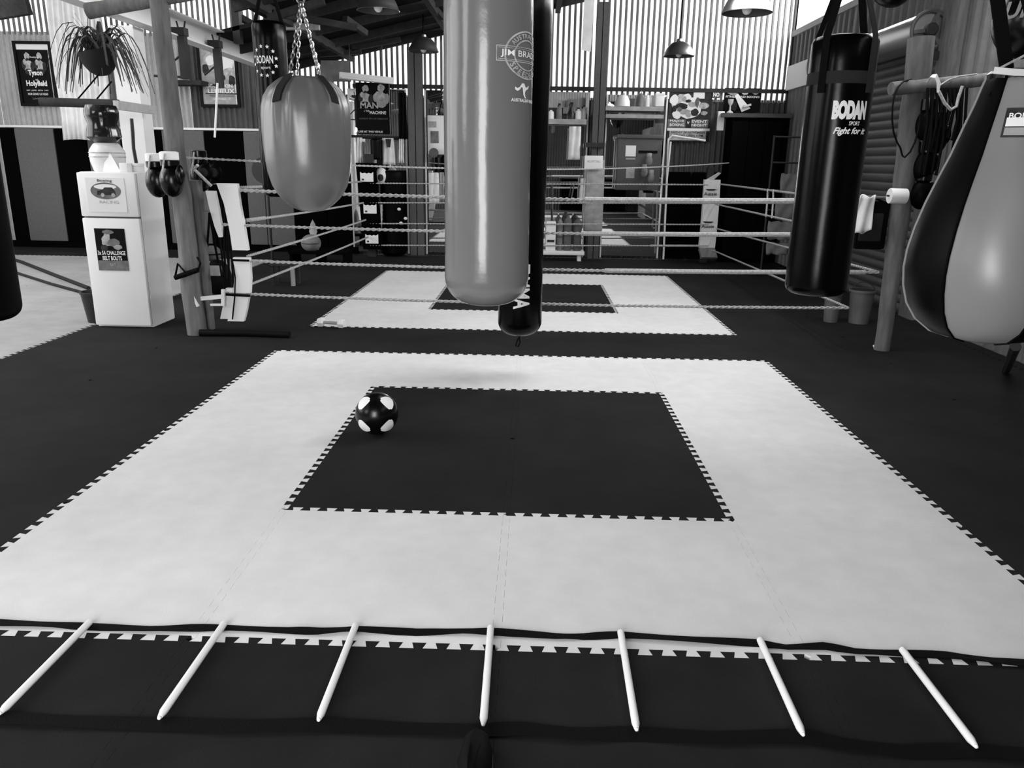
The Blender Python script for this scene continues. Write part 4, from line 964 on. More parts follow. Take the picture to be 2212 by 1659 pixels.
o = MB().rbox((c.x-.06, 4.77, c.z-.10), (c.x+.05, 4.86, c.z+.07), .02).build('kick_pad', 'cloth_grey'); tag(o, 'dark grey pad hung near the top of the square timber post', 'pad')
for i in range(5):
    a = at(478+i*5, 412+i*4, 4.8); b = at(485+i*5, 600+((i*37) % 40), 4.72); m_ = a.lerp(b, .5)+V((.02*((i % 3)-1), -.03, 0))
    tag(MB().tube([a, a.lerp(m_, .5), m_, m_.lerp(b, .5), b, b+V((-.025, 0, .02)), b+V((-.03, 0, .12))], .009, 6).build('resistance_band', 'rubber_black'), f'black stretch band, {NTH[i]} from the square post, behind the white corner pad', 'band', 'bands behind the white corner pad')
# black carry sling round the pole
a = at(378, 600, 4.45); b = at(428, 583, 4.45); c = at(384, 570, 4.45)
t = thing('foot_sling', at(400, 598, 4.46), 'black triangular sling strapped across the foot of the round timber pole', 'sling')
MB().tube([a, b], .022, 8).build('grip', 'strap_black', t); MB().tube([a, c, at(400, 588, 4.38)], .009, 6).build('strap', 'strap_black', t); MB().tube([b, at(433, 568, 4.4), at(426, 556, 4.45)], .009, 6).build('strap', 'strap_black', t)
# white bar stand foot beside the post
a = at(452, 645, 4.55)
t = thing('clamp_bracket', a, 'white angled metal bracket low on the square timber post', 'bracket')
MB().bar(at(420, 646, 4.55), at(484, 640, 4.55), .03, .035).build('arm', 'white_paint', t, smooth=False); MB().bar(at(482, 625, 4.55), at(482, 660, 4.55), .025, .03).build('plate', 'white_paint', t, smooth=False); MB().bar(at(455, 658, 4.55), at(482, 658, 4.55), .025, .02).build('arm', 'white_paint', t, smooth=False)
MB().bar(at(418, 640, 4.50), at(428, 662, 4.5), .025, .02).build('brace', 'white_paint', t, smooth=False)
# stool, foam bar, dumbbell, floor ropes
a = gr(583, 617); b = gr(640, 617)
t = thing('step_stool', ((a.x+b.x)/2, a.y+.1, 0), 'low dark stool with one pale leg on the floor behind the ring ropes', 'stool')
zt = .27
MB().rbox((a.x, a.y, zt-.03), (b.x+.01, a.y+.28, zt), .008).build('seat', 'timber_dark', t)
for x_, y_, m in ((a.x+.03, a.y+.03, 'timber_dark'), (b.x-.03, a.y+.02, 'timber_pale'), (a.x+.03, a.y+.24, 'timber_dark'), (b.x-.03, a.y+.24, 'timber_dark')): MB().box((x_-.022, y_-.02, 0), (x_+.022, y_+.02, zt-.03)).build('leg', m, t, smooth=False)
MB().box((a.x+.03, a.y+.02, .10), (b.x-.03, a.y+.04, .15)).build('rail', 'timber_dark', t, smooth=False)
a = gr(432, 726); b = gr(626, 730)
tag(MB().tube([a+V((0, 0, .03)), a.lerp(b, .5)+V((0, .03, .03)), b+V((0, 0, .03))], .03, 10).build('foam_bar', 'rubber_black'), 'long black foam bar lying on the mats at the foot of the ring post', 'foam bar')
a = gr(694, 706); b = gr(738, 709); h = .045
t = thing('dumbbell', (a+b)/2, 'pale dumbbell lying on the corner of the second white mat square', 'dumbbell')
for p_ in (a, b): MB().lathe([(.0, -.03), (.038, -.028), (.044, -.018), (.044, .018), (.038, .028), (0, .03)], p_+V((0, 0, h)), 6, axis=(b-a)).build('weight', 'plastic_white', t, smooth=False)
MB().tube([a+V((0, 0, h)), b+V((0, 0, h))], .015, 10).build('grip', 'paper_grey', t)
tag(MB().tube([gr(20, 561)+V((0, 0, .024)), gr(45, 568)+V((0, 0, .02)), gr(120, 598)+V((0, 0, .02)), gr(192, 626)+V((0, 0, .02))], .024, 8).build('battle_rope', 'strap_grey'), 'dark rope lying across the pale floor, farther of the two', 'rope', 'ropes on the pale floor')
tag(MB().tube([gr(20, 586)+V((0, 0, .018)), gr(45, 595)+V((0, 0, .018)), gr(110, 616)+V((0, 0, .018)), gr(182, 636)+V((0, 0, .018))], .018, 8).build('battle_rope', 'strap_grey'), 'dark rope lying across the pale floor, nearer the black bucket', 'rope', 'ropes on the pale floor')
# medicine ball with white patches
BRD = 0.122; cb = at(814, 893, 2.0); cb = cb+(cb-CAM)*((BRD-cb.z)/(cb.z-CAM.z))
t = thing('training_ball', (cb.x, cb.y, 0), 'black ball with white rounded patches on the near black square of the mats', 'ball')
MB().ell(cb, BRD, BRD, BRD, 40, 24).build('shell', 'leather_black', t)
z_ = (CAM-cb).normalized(); z_ = (z_+V((-.10, 0, -.08))).normalized(); x_ = V((0, 0, 1)).cross(z_).normalized(); y_ = z_.cross(x_)
for sx_ in (-1, 1):
    for sy_ in (-1, 1):
        for sz_ in (-1, 1):
            dirs = [(x_*(sx_*a_)+y_*(sy_*b_)+z_*(sz_*c_)).normalized() for a_, b_, c_ in ((1, 1, .22), (.22, 1, 1), (1, .22, 1))]
            cen = (dirs[0]+dirs[1]+dirs[2]).normalized(); ringv = []
            for k in range(3):
                p_, q_ = dirs[k], dirs[(k+1) % 3]
                for j in range(6):
                    s_ = j/6; v_ = p_.lerp(q_, s_).normalized(); v_ = v_.lerp(cen, .22*abs(2*s_-1)**3).normalized(); v_ = (v_+(v_-cen)*(.30*math.sin(PI*s_))).normalized(); ringv.append(v_)
            mb = MB(); n_ = len(ringv); vs = [cb+cen*(BRD+.0012)]; fs = []
            for lev in (.5, 1): vs += [cb+cen.lerp(v_, lev).normalized()*(BRD+.0012) for v_ in ringv]
            for j in range(n_): fs += [(0, 1+j, 1+(j+1) % n_), (1+j, 1+n_+j, 1+n_+(j+1) % n_, 1+(j+1) % n_)]
            mb.add(vs, fs).build('patch', 'print_white', t)
# agility ladder
lad = thing('agility_ladder', (0, -.2, 0), 'agility ladder of white rungs on black straps across the front of the mats', 'agility ladder')
far = [(-160, 1345), (0, 1350), (120, 1352), (195, 1356), (320, 1362), (410, 1361), (488, 1358), (620, 1364), (690, 1368), (768, 1362), (900, 1368), (1000, 1366), (1060, 1369), (1200, 1377), (1260, 1377), (1340, 1375), (1500, 1386), (1640, 1392), (1700, 1400), (1780, 1400), (1850, 1411), (1945, 1413), (2050, 1418), (2150, 1432), (2260, 1440)]
near = [(-200, 1552), (0, 1556), (150, 1562), (345, 1568), (520, 1572), (690, 1571), (860, 1576), (1044, 1580), (1130, 1580), (1250, 1590), (1373, 1588), (1540, 1596), (1733, 1596), (1830, 1612), (1960, 1626), (2105, 1626), (2300, 1640)]
def band(pts, w_, name):
    c = [gr(*p)+V((0, 0, .006+.003*math.sin(i*1.7))) for i, p in enumerate(pts)]
    out = []
    for i in range(len(c)-1):
        for k in range(3): out.append(c[i].lerp(c[i+1], k/3))
    out.append(c[-1])
    wv = [V((0, w_, .006*math.sin(i*.9))) for i in range(len(out))]
    return MB().strip(out, wv, .004).build(name, 'strap_black', lad)
band(far, .032, 'far_strap'); band(near, .05, 'near_strap')
for (a_, b_) in (((196, 1353), (4, 1550)), ((486, 1356), (347, 1560)), ((769, 1360), (690, 1564)), ((1060, 1364), (1044, 1574)), ((1340, 1374), (1374, 1585)), ((1640, 1391), (1732, 1596)), ((1946, 1412), (2104, 1622))):
    p_, q_ = gr(*a_), gr(*b_); z = V((0, 0, .018)); d_ = (q_-p_).normalized()*.02
    r_ = MB().tube([p_+z, p_+d_*.2+z, q_-d_+z, q_+z], [.007, .0115, .0115, .007], 10).build('rung', 'plastic_white', lad)
    MB().ell(q_+z+d_*.2, .006, .006, .006, 8, 6).build('rung_stud', 'plastic_white', r_)
# toe of a black shoe at the bottom edge
s0 = gr(1031, 1612)
t = thing('shoe', (s0.x, s0.y-.13, 0), 'black shoe with a paler edge poking in at the bottom of the frame', 'shoe')
def shoe_outline(k=1.0): return [(.0, .0), (.022*k, -.006), (.037*k, -.025), (.045*k, -.06), (.046*k, -.10), (.038*k, -.16), (.034*k, -.21), (.034*k, -.26), (.02*k, -.285), (0, -.29), (-.02*k, -.285), (-.034*k, -.26), (-.036*k, -.21), (-.042*k, -.16), (-.045*k, -.10), (-.041*k, -.06), (-.032*k, -.022), (-.018*k, -.005)]
MB().ngon(shoe_outline(1.02), lambda a, b, d: V((s0.x+a, s0.y+b, d)), .022).build('sole', 'shoe_trim', t)
mb = MB(); prev = None; vs = []; fs = []; n_ = 18
for lev, (k, zz_) in enumerate(((.98, .022), (.97, .04), (.86, .06), (.6, .075), (.3, .082))):
    for (a_, b_) in shoe_outline(k): vs.append(V((s0.x+a_, s0.y+b_*(.98-.03*lev)-.004*lev+(-.01 if lev > 2 else 0), zz_+(.03 if b_ < -.15 else 0)*(lev/4))))
for lev in range(4):
    for j in range(n_): fs.append((lev*n_+j, lev*n_+(j+1) % n_, (lev+1)*n_+(j+1) % n_, (lev+1)*n_+j))
fs.append(tuple(range(4*n_, 5*n_))); mb.add(vs, fs).build('upper', 'shoe_black', t)

# ------------------------------------------------------------------ dome lamps
def lamp(px_, py_, y, wpx, label):
    c = at(px_, py_, y); r = wpx/2*(y+2.2)/FPX*0.99; t = thing('dome_lamp', c, label, 'lamp', 'hanging dome lamps')
    pr2 = [(1.0, 0), (1.02, .012), (.985, .06), (.93, .22), (.84, .42), (.70, .62), (.52, .78), (.30, .87), (.20, .90), (.19, 1.02), (.10, 1.06), (0, 1.06)]
    MB().lathe([(a_*r, b_*r*1.02) for a_, b_ in pr2], c, 40).build('shade', 'lamp_metal', t, angle=60)
    bpy.data.objects.remove  # keep name list flat
    MB().lathe([(r*.985, r*.004), (r*.91, r*.22), (r*.82, r*.42), (r*.68, r*.60), (r*.4, r*.80), (0, r*.83)], c, 40).build('shade_lining', 'lamp_inner', t, angle=60)
    MB().ell(c+V((0, 0, r*.22)), r*.22, r*.22, r*.28, 16, 10).build('bulb', 'bulb', t)
    MB().tube([c+V((0, 0, r*1.05)), (c.x, c.y, roofz(c.x)-.04)], .012, 6).build('cord', 'strap_black', t)
    return t
# open bottomed shades: drop the flat cap the lathe adds at the rim
_old = MB.lathe
def lathe_open(s, prof, base, seg=32, axis=None, ripple=None):
    n0 = len(s.f); _old(s, prof, base, seg, axis, ripple)
    if abs(prof[0][1]) < .01 and prof[0][0] > .05: s.f = [f for f in s.f if not (len(f) == seg and max(f)-min(f) == seg-1 and min(f) == 0)]
    return s
MB.lathe = lathe_open
lamp(817, 24, 6.3, 84, 'dome lamp cut by the top edge near the middle grey bag')
lamp(915, 112, 9.6, 61, 'small far dome lamp in front of the steel column')
lamp(1466, 122, 9.5, 62, 'far dome lamp over the bright boxing poster')
lamp(1613, 29, 4.9, 97, 'large dome lamp cut by the top edge near the corner window')
MB.lathe = _old

# ------------------------------------------------------------------ roller door and things on the right wall
rd = struct('door_1', (XR, 7.5, 0))
sl = 0.098; n_ = 28; prof = [(0, 0), (-.006, .006), (-.018, .02), (-.024, .049), (-.018, .078), (-.006, .092), (0, .098)]
me0 = None
for i in range(-1, n_):
    if me0 is None:
        mb = MB(); vs = []; fs = []
        for k in range(len(prof)):
            for y in (DY0, DY1): vs.append(V((XR-.02+prof[k][0], y, prof[k][1])))
        for k in range(len(prof)-1): fs.append((2*k, 2*k+1, 2*k+3, 2*k+2))
        o = mb.add(vs, fs).build('slat', 'roller_steel', rd, loc=(XR, DY0, 0)); me0 = o.data; o.location.z = -sl
    else: inst(me0, 'slat', rd, (XR, DY0, i*sl))
dc = V((XR-.20, 0, 2.84)); DRR = 0.165
MB().lathe([(DRR+(.006 if j % 2 else 0), DY0+.02+j*.03) for j in range(int((DY1-DY0)/.03))], (dc.x, 0, dc.z), 36, axis=(0, 1, 0)).build('drum', 'drum_steel', rd, angle=60)
mb = MB(); mb.tube([(dc.x+.175*math.cos(a_), DY0-.0, dc.z+.175*math.sin(a_)) for a_ in [2*PI*i/28 for i in range(28)]], .02, 6, closed=True)
for i in range(3):
    an = 1.2+i*PI*2/3; mb.bar((dc.x, DY0-.01, dc.z), (dc.x+.165*math.cos(an), DY0-.01, dc.z+.165*math.sin(an)), .03, .035)
mb.build('drum_wheel', 'dull_steel', rd)
MB().lathe([(.05, -.06), (.06, -.05), (.06, .02), (0, .02)], (dc.x, DY0, dc.z), 20, axis=(0, 1, 0)).build('hub', 'dark_steel', rd)
MB().box((dc.x-.06, DY0-.06, dc.z-.28), (XR-.02, DY0-.03, dc.z-.20)).build('bracket', 'dark_steel', rd, smooth=False)
MB().box((XR-.05, DY0-.03, 0), (XR-.012, DY0+.03, 2.75)).build('guide', 'dull_steel', rd, smooth=False)
MB().box((XR-.05, DY1-.03, 0), (XR-.012, DY1+.03, 2.75)).build('guide', 'dull_steel', rd, smooth=False)
# white pipe end by the wall board
c = at(1741, 157, 9.6)
t = thing('extractor_fan', (XR-.12, c.y, c.z-.14), 'round dark wall fan on the pale board above the curtain corner', 'fan')
c = V((XR-.14, 9.75, 2.93))
MB().lathe([(.17, -.05), (.18, -.05), (.18, .06), (.17, .06)], c, 28, axis=(1, 0, 0)).build('housing', 'dark_steel', t)
for i in range(5): MB().bar(c, c+V((0, .15*math.cos(i*1.2566), .15*math.sin(i*1.2566))), .06, .01).build('blade', 'dull_steel', t, smooth=False)
# white cloth roll, towel, black kit bag, straps and ropes on the log and rail
a = at(1921, 423, 4.33); b = at(1957, 424, 4.33)
t = thing('paper_roll', (a+b)/2, 'white paper roll held sideways on the timber ring pole', 'paper roll')
MB().lathe([(.022, 0), (.058, 0), (.060, .004), (.060, (b-a).length-.004), (.058, (b-a).length), (.022, (b-a).length), (.022, 0)], a, 28, axis=(b-a)).build('roll', 'paper_white', t)
MB().tube([a-(b-a)*.15, b+(b-a)*.1, b+V((.02, .1, 0))], .008, 6).build('holder', 'dark_steel', t)
a = at(1864, 434, 4.5); b = at(1912, 540, 4.5)
t = thing('kit_bag', ((a.x+b.x)/2, 4.5, b.z), 'black kit bag hung beside the roller door behind the white towel', 'bag')
MB().rbox((a.x-.02, 4.50, b.z), (b.x, 4.60, a.z), .03).build('body', 'strap_black', t); MB().tube([(a.x+.03, 4.52, a.z-.02), (a.x+.09, 4.52, a.z+.03), (b.x-.03, 4.52, a.z-.02)], .01, 6).build('carry_strap', 'strap_black', t); MB().tube([at(1940, 428, 4.5), at(1855, 425, 4.5)], .012, 8).build('peg', 'timber_log', t)
MB().rbox((a.x+.0, 4.47, b.z+.07), (b.x-.06, 4.51, b.z+.30), .015).build('pocket', 'strap_grey', t)
vs = []; fs = []; cols = 12; rows = 10
tl_, tr_, bl_, br_ = at(1859, 422, 4.46), at(1893, 424, 4.46), at(1841, 507, 4.44), at(1879, 499, 4.44)
for i in range(cols+1):
    for j in range(rows+1):
        u, v = i/cols, j/rows; p = tl_.lerp(tr_, u).lerp(bl_.lerp(br_, u), v); vs.append(p+V((0, .018*math.sin(u*9+v*2)+.01*math.sin(v*5), .012*math.sin(u*8)*(1 if j in (0, rows) else 0))))
for i in range(cols):
    for j in range(rows): a_ = i*(rows+1)+j; fs.append((a_, a_+1, a_+rows+2, a_+rows+1))
o = MB().add(vs, fs).build('towel', 'cloth_white', angle=80); o.modifiers.new('thick', 'SOLIDIFY').thickness = .008
tag(o, 'white towel draped over the black kit bag near the roller door', 'towel')
def strand(name, pts, r, m, label, cat, group=None):
    return tag(MB().tube(pts, r, 7).build(name, m), label, cat, group)
strand('power_cable', [at(1968, 172, 4.44), at(1952, 176, 4.3), at(1940, 188, 4.28), at(1932, 206, 4.27), at(1928, 230, 4.26), at(1927, 258, 4.26), at(1930, 285, 4.27), at(1937, 306, 4.28), at(1945, 320, 4.3), at(1949, 336, 4.3), at(1954, 340, 4.3), at(1966, 328, 4.3), at(1976, 308, 4.32), at(1984, 280, 4.34), at(1990, 240, 4.36)], .007, 'rubber_black', 'thin black cable looping down beside the timber ring pole', 'cable')
o = MB().strip([at(2004, 176, 4.28), at(2012, 164, 4.24), at(2022, 164, 4.22), at(2028, 180, 4.22), at(2026, 200, 4.22)], [V((.02, 0, .015)), V((.02, .0, .02)), V((.01, 0, .028)), V((.03, 0, 0)), V((.014, 0, 0))], .006).build('webbing_strap', 'cloth_white')
tag(o, 'white webbing loop hooked over the timber cross rail', 'strap')
strand('rope_loop', [at(2028, 197, 4.24), at(2040, 222, 4.24), at(2054, 237, 4.24), at(2066, 230, 4.24), at(2070, 212, 4.24), at(2079, 186, 4.24)], .012, 'rope_white', 'white cord drooping in a loop below the timber cross rail', 'cord')
strand('guide_rope', [at(2028, 186, 4.3), at(2050, 172, 4.3), at(2072, 165, 4.3), at(2110, 160, 4.3)], .006, 'rope_white', 'thin white cord running along the timber cross rail', 'cord')
rr = random.Random(9)
for i in range(9):
    px_ = 2004+i*9; L = 60+rr.randint(0, 150); c_ = at(px_, 190, 4.3); d_ = at(px_-L*.10, 195+L, 4.3); s_ = rr.uniform(.012, .03)
    strand('skipping_rope', [c_, c_.lerp(d_, .4)+V((s_, 0, 0)), d_, d_+V((.03, -.01, -.02)), d_.lerp(c_, .4)+V((.05, -.02, 0)), c_+V((.045, 0, 0))], .011, 'rubber_black', f'black skipping rope, {NTH[i]} from the timber pole, hung under the cross rail', 'skipping rope', 'skipping ropes under the cross rail')
for i, (px_, py_) in enumerate(((2000, 270), (2022, 300), (1996, 360), (1990, 420))):
    c = at(px_, py_, 4.42); t = thing('boxing_glove', c, ['topmost', 'second', 'third', 'lowest'][i]+' dark boxing glove in the bundle hung behind the big teardrop bag', 'boxing glove', 'gloves under the cross rail')
    MB().ell(c, .085, .08, .12, 18, 12).build('mitt', 'vinyl_matt', t); MB().ell(c+V((.06, -.03, .03)), .035, .04, .07, 12, 8).build('thumb', 'vinyl_matt', t); MB().lathe([(.05, .1), (.062, .11), (.066, .19), (0, .2)], c, 16).build('cuff', 'leather_black', t)
for i, (px_, py_, r0, h_, lab) in enumerate(((1800, 698, .085, .30, 'pale narrow bucket beside the ring rope end'), (1864, 702, .12, .34, 'wider grey bucket with a wire handle at the foot of the roller door'))):
    c = gr(px_, py_); c = V((c.x, c.y+r0, 0)); t = thing('bucket', c, lab, 'bucket', 'buckets by the roller door')
    MB().lathe([(0, 0), (r0*.8, 0), (r0, h_), (r0*1.06, h_), (r0*1.06, h_-.02)], c, 28).build('pail', 'bucket_grey', t)
    MB().lathe([(0, .01), (r0*.77, .01), (r0*.97, h_)], c, 28).build('inside', 'plastic_black', t)
    MB().tube([c+V((r0*1.03*math.cos(a_), -.01, h_-.03+r0*.9*math.sin(a_))) for a_ in [PI*j/10 for j in range(11)]], .005, 5).build('handle', 'dark_steel', t)
a = gr(1888, 752); b = gr(1908, 757)
tag(MB().add([a+V((0, 0, .004)), b+V((0, 0, .006)), b+V((.01, .06, .03)), a+V((.02, .07, .015)), a+V((0, .01, 0.001)), b+V((0, .01, .001)), b+V((.01, .07, .02)), a+V((.02, .08, .005))], [(0,1,2,3),(7,6,5,4),(0,4,5,1),(1,5,6,2),(2,6,7,3),(3,7,4,0)]).build('paper_scrap', 'paper_white'), 'crumpled scrap of white paper at the foot of the ring pole', 'paper')
a = at(2194, 748, 2.3); g_ = gr(2172, 806)
strand('metal_bar', [a, V((g_.x, g_.y, .02))], .03, 'dark_steel', 'dark bar leaning near the floor below the big teardrop bag', 'bar')
# black curtain corner with shelf
a = at(1584, 244, 10.75)
t = thing('black_cabinet', ((a.x+XR)/2, 10.95, 0), 'tall black cabinet filling the corner under the pale wall board', 'cabinet')
MB().box((a.x, 10.82, 0.0), (XR-.08, 11.2, a.z-.06)).build('carcass', 'pad_black', t, smooth=False)
MB().box((a.x-.16, 10.78, a.z-.06), (XR-.06, 11.22, a.z)).build('top_board', 'column_paint', t, smooth=False)
for i in range(3): MB().box((a.x+.02+i*.26, 10.80, .06), (a.x+.27+i*.26, 10.82, a.z-.12)).build('door_panel', 'vinyl_matt', t, smooth=False)
sh = [((1655, 282), (1716, 310)), ((1663, 344), (1716, 356))]
x_ = XR-.55
for i, (tl_, br_, lab) in enumerate((((1688, 375), (1722, 418), 'topmost'), ((1676, 437), (1716, 475), 'second'), ((1660, 478), (1710, 518), 'third'), ((1656, 524), (1702, 550), 'lowest'))):
    a, b = at(*tl_, 9.4), at(*br_, 9.4); vs = []; fs = []
    for u in range(9):
        for v in range(6): vs.append(V((a.x+(b.x-a.x)*u/8, 9.4+.02*math.sin(u*1.3+v), a.z+(b.z-a.z)*v/5+.012*math.sin(u*2.1+i))))
    for u in range(8):
        for v in range(5): fs.append((u*6+v, u*6+v+1, u*6+v+7, u*6+v+6))
    o = MB().add(vs, fs).build('grey_cloth', 'cloth_grey', angle=80); o.modifiers.new('thick', 'SOLIDIFY').thickness = .01
    tag(o, f'{lab} grey cloth hung on the rack behind the side ropes', 'cloth', 'grey cloths behind the side ropes')
t = thing('clothes_rack', (at(1700, 560, 9.5).x, 9.5, 0), 'dark rack carrying the grey cloths behind the side ropes', 'rack')
xa, xb = at(1652, 500, 9.46).x, at(1724, 500, 9.46).x
for x_ in (xa, xb): MB().tube([(x_, 9.46, 0), (x_, 9.46, 1.95)], .016, 8).build('upright', 'dark_steel', t)
for z in (.55, .92, 1.2, 1.58, 1.93): MB().tube([(xa, 9.46, z), (xb, 9.46, z)], .012, 8).build('rail', 'dark_steel', t)
# things on the cabinet top
tz = at(1584, 244, 10.75).z
for i_, (p0_, p1_) in enumerate(((1438, 1490), (1492, 1538), (1540, 1556))):
    a = at(p0_, 420, 11.2); b = at(p1_, 420, 11.2)
    tag(MB().rbox((a.x+.003, 11.16, 0.0), (b.x-.003, 11.27, 1.42), .02).build('leaning_pad', 'pad_black'), ['black wall pad next to the last mirror', 'black wall pad behind the pale corner pad', 'black wall pad against the black cabinet'][i_], 'wall pad', 'black wall pads in the ring corner')
a = at(1592, 205, 10.6); b = at(1608, 238, 10.6)
t = thing('foam_roller', at(1600, 240, 10.6), 'pale tapered paddle leaning on top of the black cabinet', 'paddle')
MB().add([at(1587, 206, 11.05), at(1594, 202, 11.05), at(1621, 234, 10.95), at(1602, 242, 10.95), at(1587, 206, 11.11), at(1594, 202, 11.11), at(1621, 234, 11.01), at(1602, 242, 11.01)], [(0,1,2,3),(7,6,5,4),(0,4,5,1),(1,5,6,2),(2,6,7,3),(3,7,4,0)]).build('blade', 'cloth_white', t, smooth=False)
MB().bar(at(1606, 230, 10.95), at(1622, 226, 10.95), .04, .03).build('grip', 'paper_white', t, smooth=False)
c = at(1577, 236, 11.0)
t = thing('trophy', (c.x, 11.0, tz), 'small pale trophy on top of the black cabinet', 'trophy')
MB().lathe([(.05, 0), (.05, .03), (.015, .05), (.012, .12), (.04, .17), (.045, .22), (0, .22)], (c.x, 11.0, tz), 20).build('cup', 'ceramic', t)
# white post guard beside the corrugated strip, pipe frame
a = at(1552, 240, 10.9); b = at(1560, 282, 10.9)
tag(MB().rbox((a.x, 10.9, b.z), (b.x+.02, 10.96, a.z), .01).build('white_bottle_rack', 'plastic_white'), 'upright white holder fixed left of the black cabinet', 'holder')
t = thing('pipe_frame', at(1432, 420, 10.7), 'white pipe frame standing below the bright boxing poster', 'pipe frame')
MB().tube([at(1433, 560, 10.75), at(1440, 400, 10.75), at(1444, 300, 10.75), at(1452, 293, 10.75), at(1524, 304, 10.75)], .016, 8).build('rail', 'white_paint', t)
MB().tube([at(1440, 395, 10.72), at(1449, 306, 10.72)], .014, 8).build('rail', 'white_paint', t)
# padding, sign and bolts on the column
a = at(1268, 345, 10.8); b = at(1300, 500, 10.8)
t = thing('column_pad', ((a.x+b.x)/2, 10.8, b.z), 'pale padding wrapped round the lower steel column under the white sign', 'padding')
MB().rbox((a.x, 10.78, b.z), (b.x, 11.0, a.z), .03).build('wrap', 'paper_grey', t)
a = at(1263, 336, 10.7); b = at(1302, 367, 10.7)
t = thing('small_sign', ((a.x+b.x)/2, 10.7, b.z), 'small white sign with faint writing on the steel column', 'sign')
MB().rbox((a.x, 10.70, b.z), (b.x, 10.72, a.z), .008).build('board', 'print_white', t)
mb = MB(); text_to(mb, 'NO SPITTING', lambda p, q: V((p, 10.698, q)), (a.x+b.x)/2, (a.z+b.z)/2+.02, .035, .2); mb.build('lettering', 'paper_grey', t, smooth=False)
a = at(1266, 308, 10.78); b = at(1306, 318, 10.78)
tag(MB().box((a.x, 10.78, b.z), (b.x, 11.02, a.z)).build('column_clamp', 'dark_steel', smooth=False), 'dark steel collar clamped round the column over the white sign', 'clamp')
# pale banner strip, grey board and white tube up under the roof
a, b, c, d = at(1264, 0, 10.2), at(1287, 0, 10.2), at(1276, 112, 10.2), at(1256, 108, 10.2)
u_ = V((a.x, 10.2, a.z+.5)); v_ = V((b.x, 10.2, b.z+.5))
o = MB().add([u_, v_, c, d], [(0, 1, 2, 3)]).build('banner_strip', 'cloth_white', smooth=False); o.modifiers.new('thick', 'SOLIDIFY').thickness = .006
tag(o, 'long pale banner strip hanging beside the steel column', 'banner')
a, b = at(692, 130, 10.6), at(757, 176, 10.6)
tag(MB().rbox((a.x, 10.6, b.z), (b.x, 10.66, a.z), .01).build('grey_board', 'cloth_grey'), 'plain grey board fixed under the roof edge behind the teardrop bag', 'board')
a, b = at(733, 163, 10.45), at(850, 175, 10.7)
t = thing('tube_light', (a+b)/2, 'long white tube fitting below the roof edge above the dark boxer poster', 'tube light')
MB().bar(a, b, .10, .095).build('housing', 'white_paint', t, smooth=False); MB().tube([a+V((.05, -.07, -.03)), b+V((-.05, -.07, -.03))], .018, 8).build('tube', 'plastic_white', t)
for p_ in (a.lerp(b, .2), a.lerp(b, .8)): MB().tube([p_, V((p_.x, p_.y, roofz(p_.x)-.02))], .006, 5).build('hanger', 'dull_steel', t)

# ------------------------------------------------------------------ gear before the wide mirror
t = thing('low_bench', (at(1222, 548, 10.8).x, 10.7, 0), 'low white bench along the foot of the wide mirror', 'bench')
xa, xb = at(1100, 540, 10.6).x, at(1262, 540, 10.6).x
MB().rbox((xa, 10.5, .10), (xb, 10.85, .16), .01).build('seat', 'white_paint', t)
for x_ in (xa+.08, xb-.08): MB().box((x_-.03, 10.55, 0), (x_+.03, 10.8, .10)).build('leg', 'white_paint', t, smooth=False)
bzz = .16
def onbench(name, px0, px1, pyt, m, label, cat, shape='box', y=10.66):
    a, b = at(px0, pyt, y), at(px1, pyt, y); t = thing(name, ((a.x+b.x)/2, y, bzz), label, cat); c = V(((a.x+b.x)/2, y, bzz)); h = a.z-bzz; r = (b.x-a.x)/2
    if shape == 'box': MB().rbox((a.x, y-.1, bzz), (b.x, y+.1, a.z), .015).build('body', m, t); MB().box((a.x+.02, y-.106, bzz+h*.3), (b.x-.02, y-.1, bzz+h*.38)).build('slot', 'print_dark', t, smooth=False)
    else: MB().lathe([(0, 0), (r*.9, 0), (r, .02), (r, h*.8), (r*.85, h*.9), (r*.4, h*.95), (r*.4, h), (0, h)], c, 24).build('body', m, t); MB().lathe([(r*1.01, h*.4), (r*1.02, h*.4), (r*1.02, h*.46), (r*1.01, h*.46)], c, 24).build('band', 'dull_steel', t)
    return t
onbench('white_crate', 1180, 1201, 478, 'plastic_white', 'white box on the bench nearest the tall black bag', 'box')
onbench('water_drum', 1204, 1217, 472, 'cloth_grey', 'slim grey canister standing on the white bench', 'canister', 'cyl')
onbench('water_drum', 1219, 1236, 466, 'pad_grey', 'dark grey drum standing on the white bench', 'drum', 'cyl')
onbench('water_drum', 1240, 1258, 470, 'column_paint', 'dark drum on the bench next to the padded column', 'drum', 'cyl')
for i, (px0, px1, py0, py1, m, lab) in enumerate(((1230, 1252, 273, 345, 'cloth_white', 'white shirt hung high before the wide mirror'), (1254, 1264, 385, 440, 'cloth_white', 'narrow white cloth hung next to the padded column'), (926, 948, 373, 440, 'cloth_white', 'white shirt hung in front of the mirror by the far column'))):
    a, b = at(px0, py0, 10.85), at(px1, py1, 10.85); vs = []; fs = []
    for u in range(9):
        for v in range(7): vs.append(V((a.x+(b.x-a.x)*u/8, 10.85+.02*math.sin(u*1.5+v*.4), a.z+(b.z-a.z)*v/6)))
    for u in range(8):
        for v in range(6): fs.append((u*7+v, u*7+v+1, u*7+v+8, u*7+v+7))
    o = MB().add(vs, fs).build('hung_cloth', m, angle=80); o.modifiers.new('thick', 'SOLIDIFY').thickness = .008
    tag(o, lab, 'cloth', 'cloths hung before the mirrors'); MB().tube([V(((a.x+b.x)/2, 10.86, a.z-.01)), V(((a.x+b.x)/2, 11.0 if px0 < 1000 else 10.95, at((px0+px1)/2, 333 if px0 < 1000 else 268, 10.95).z))], .006, 5).build('hanger', 'dull_steel', o)
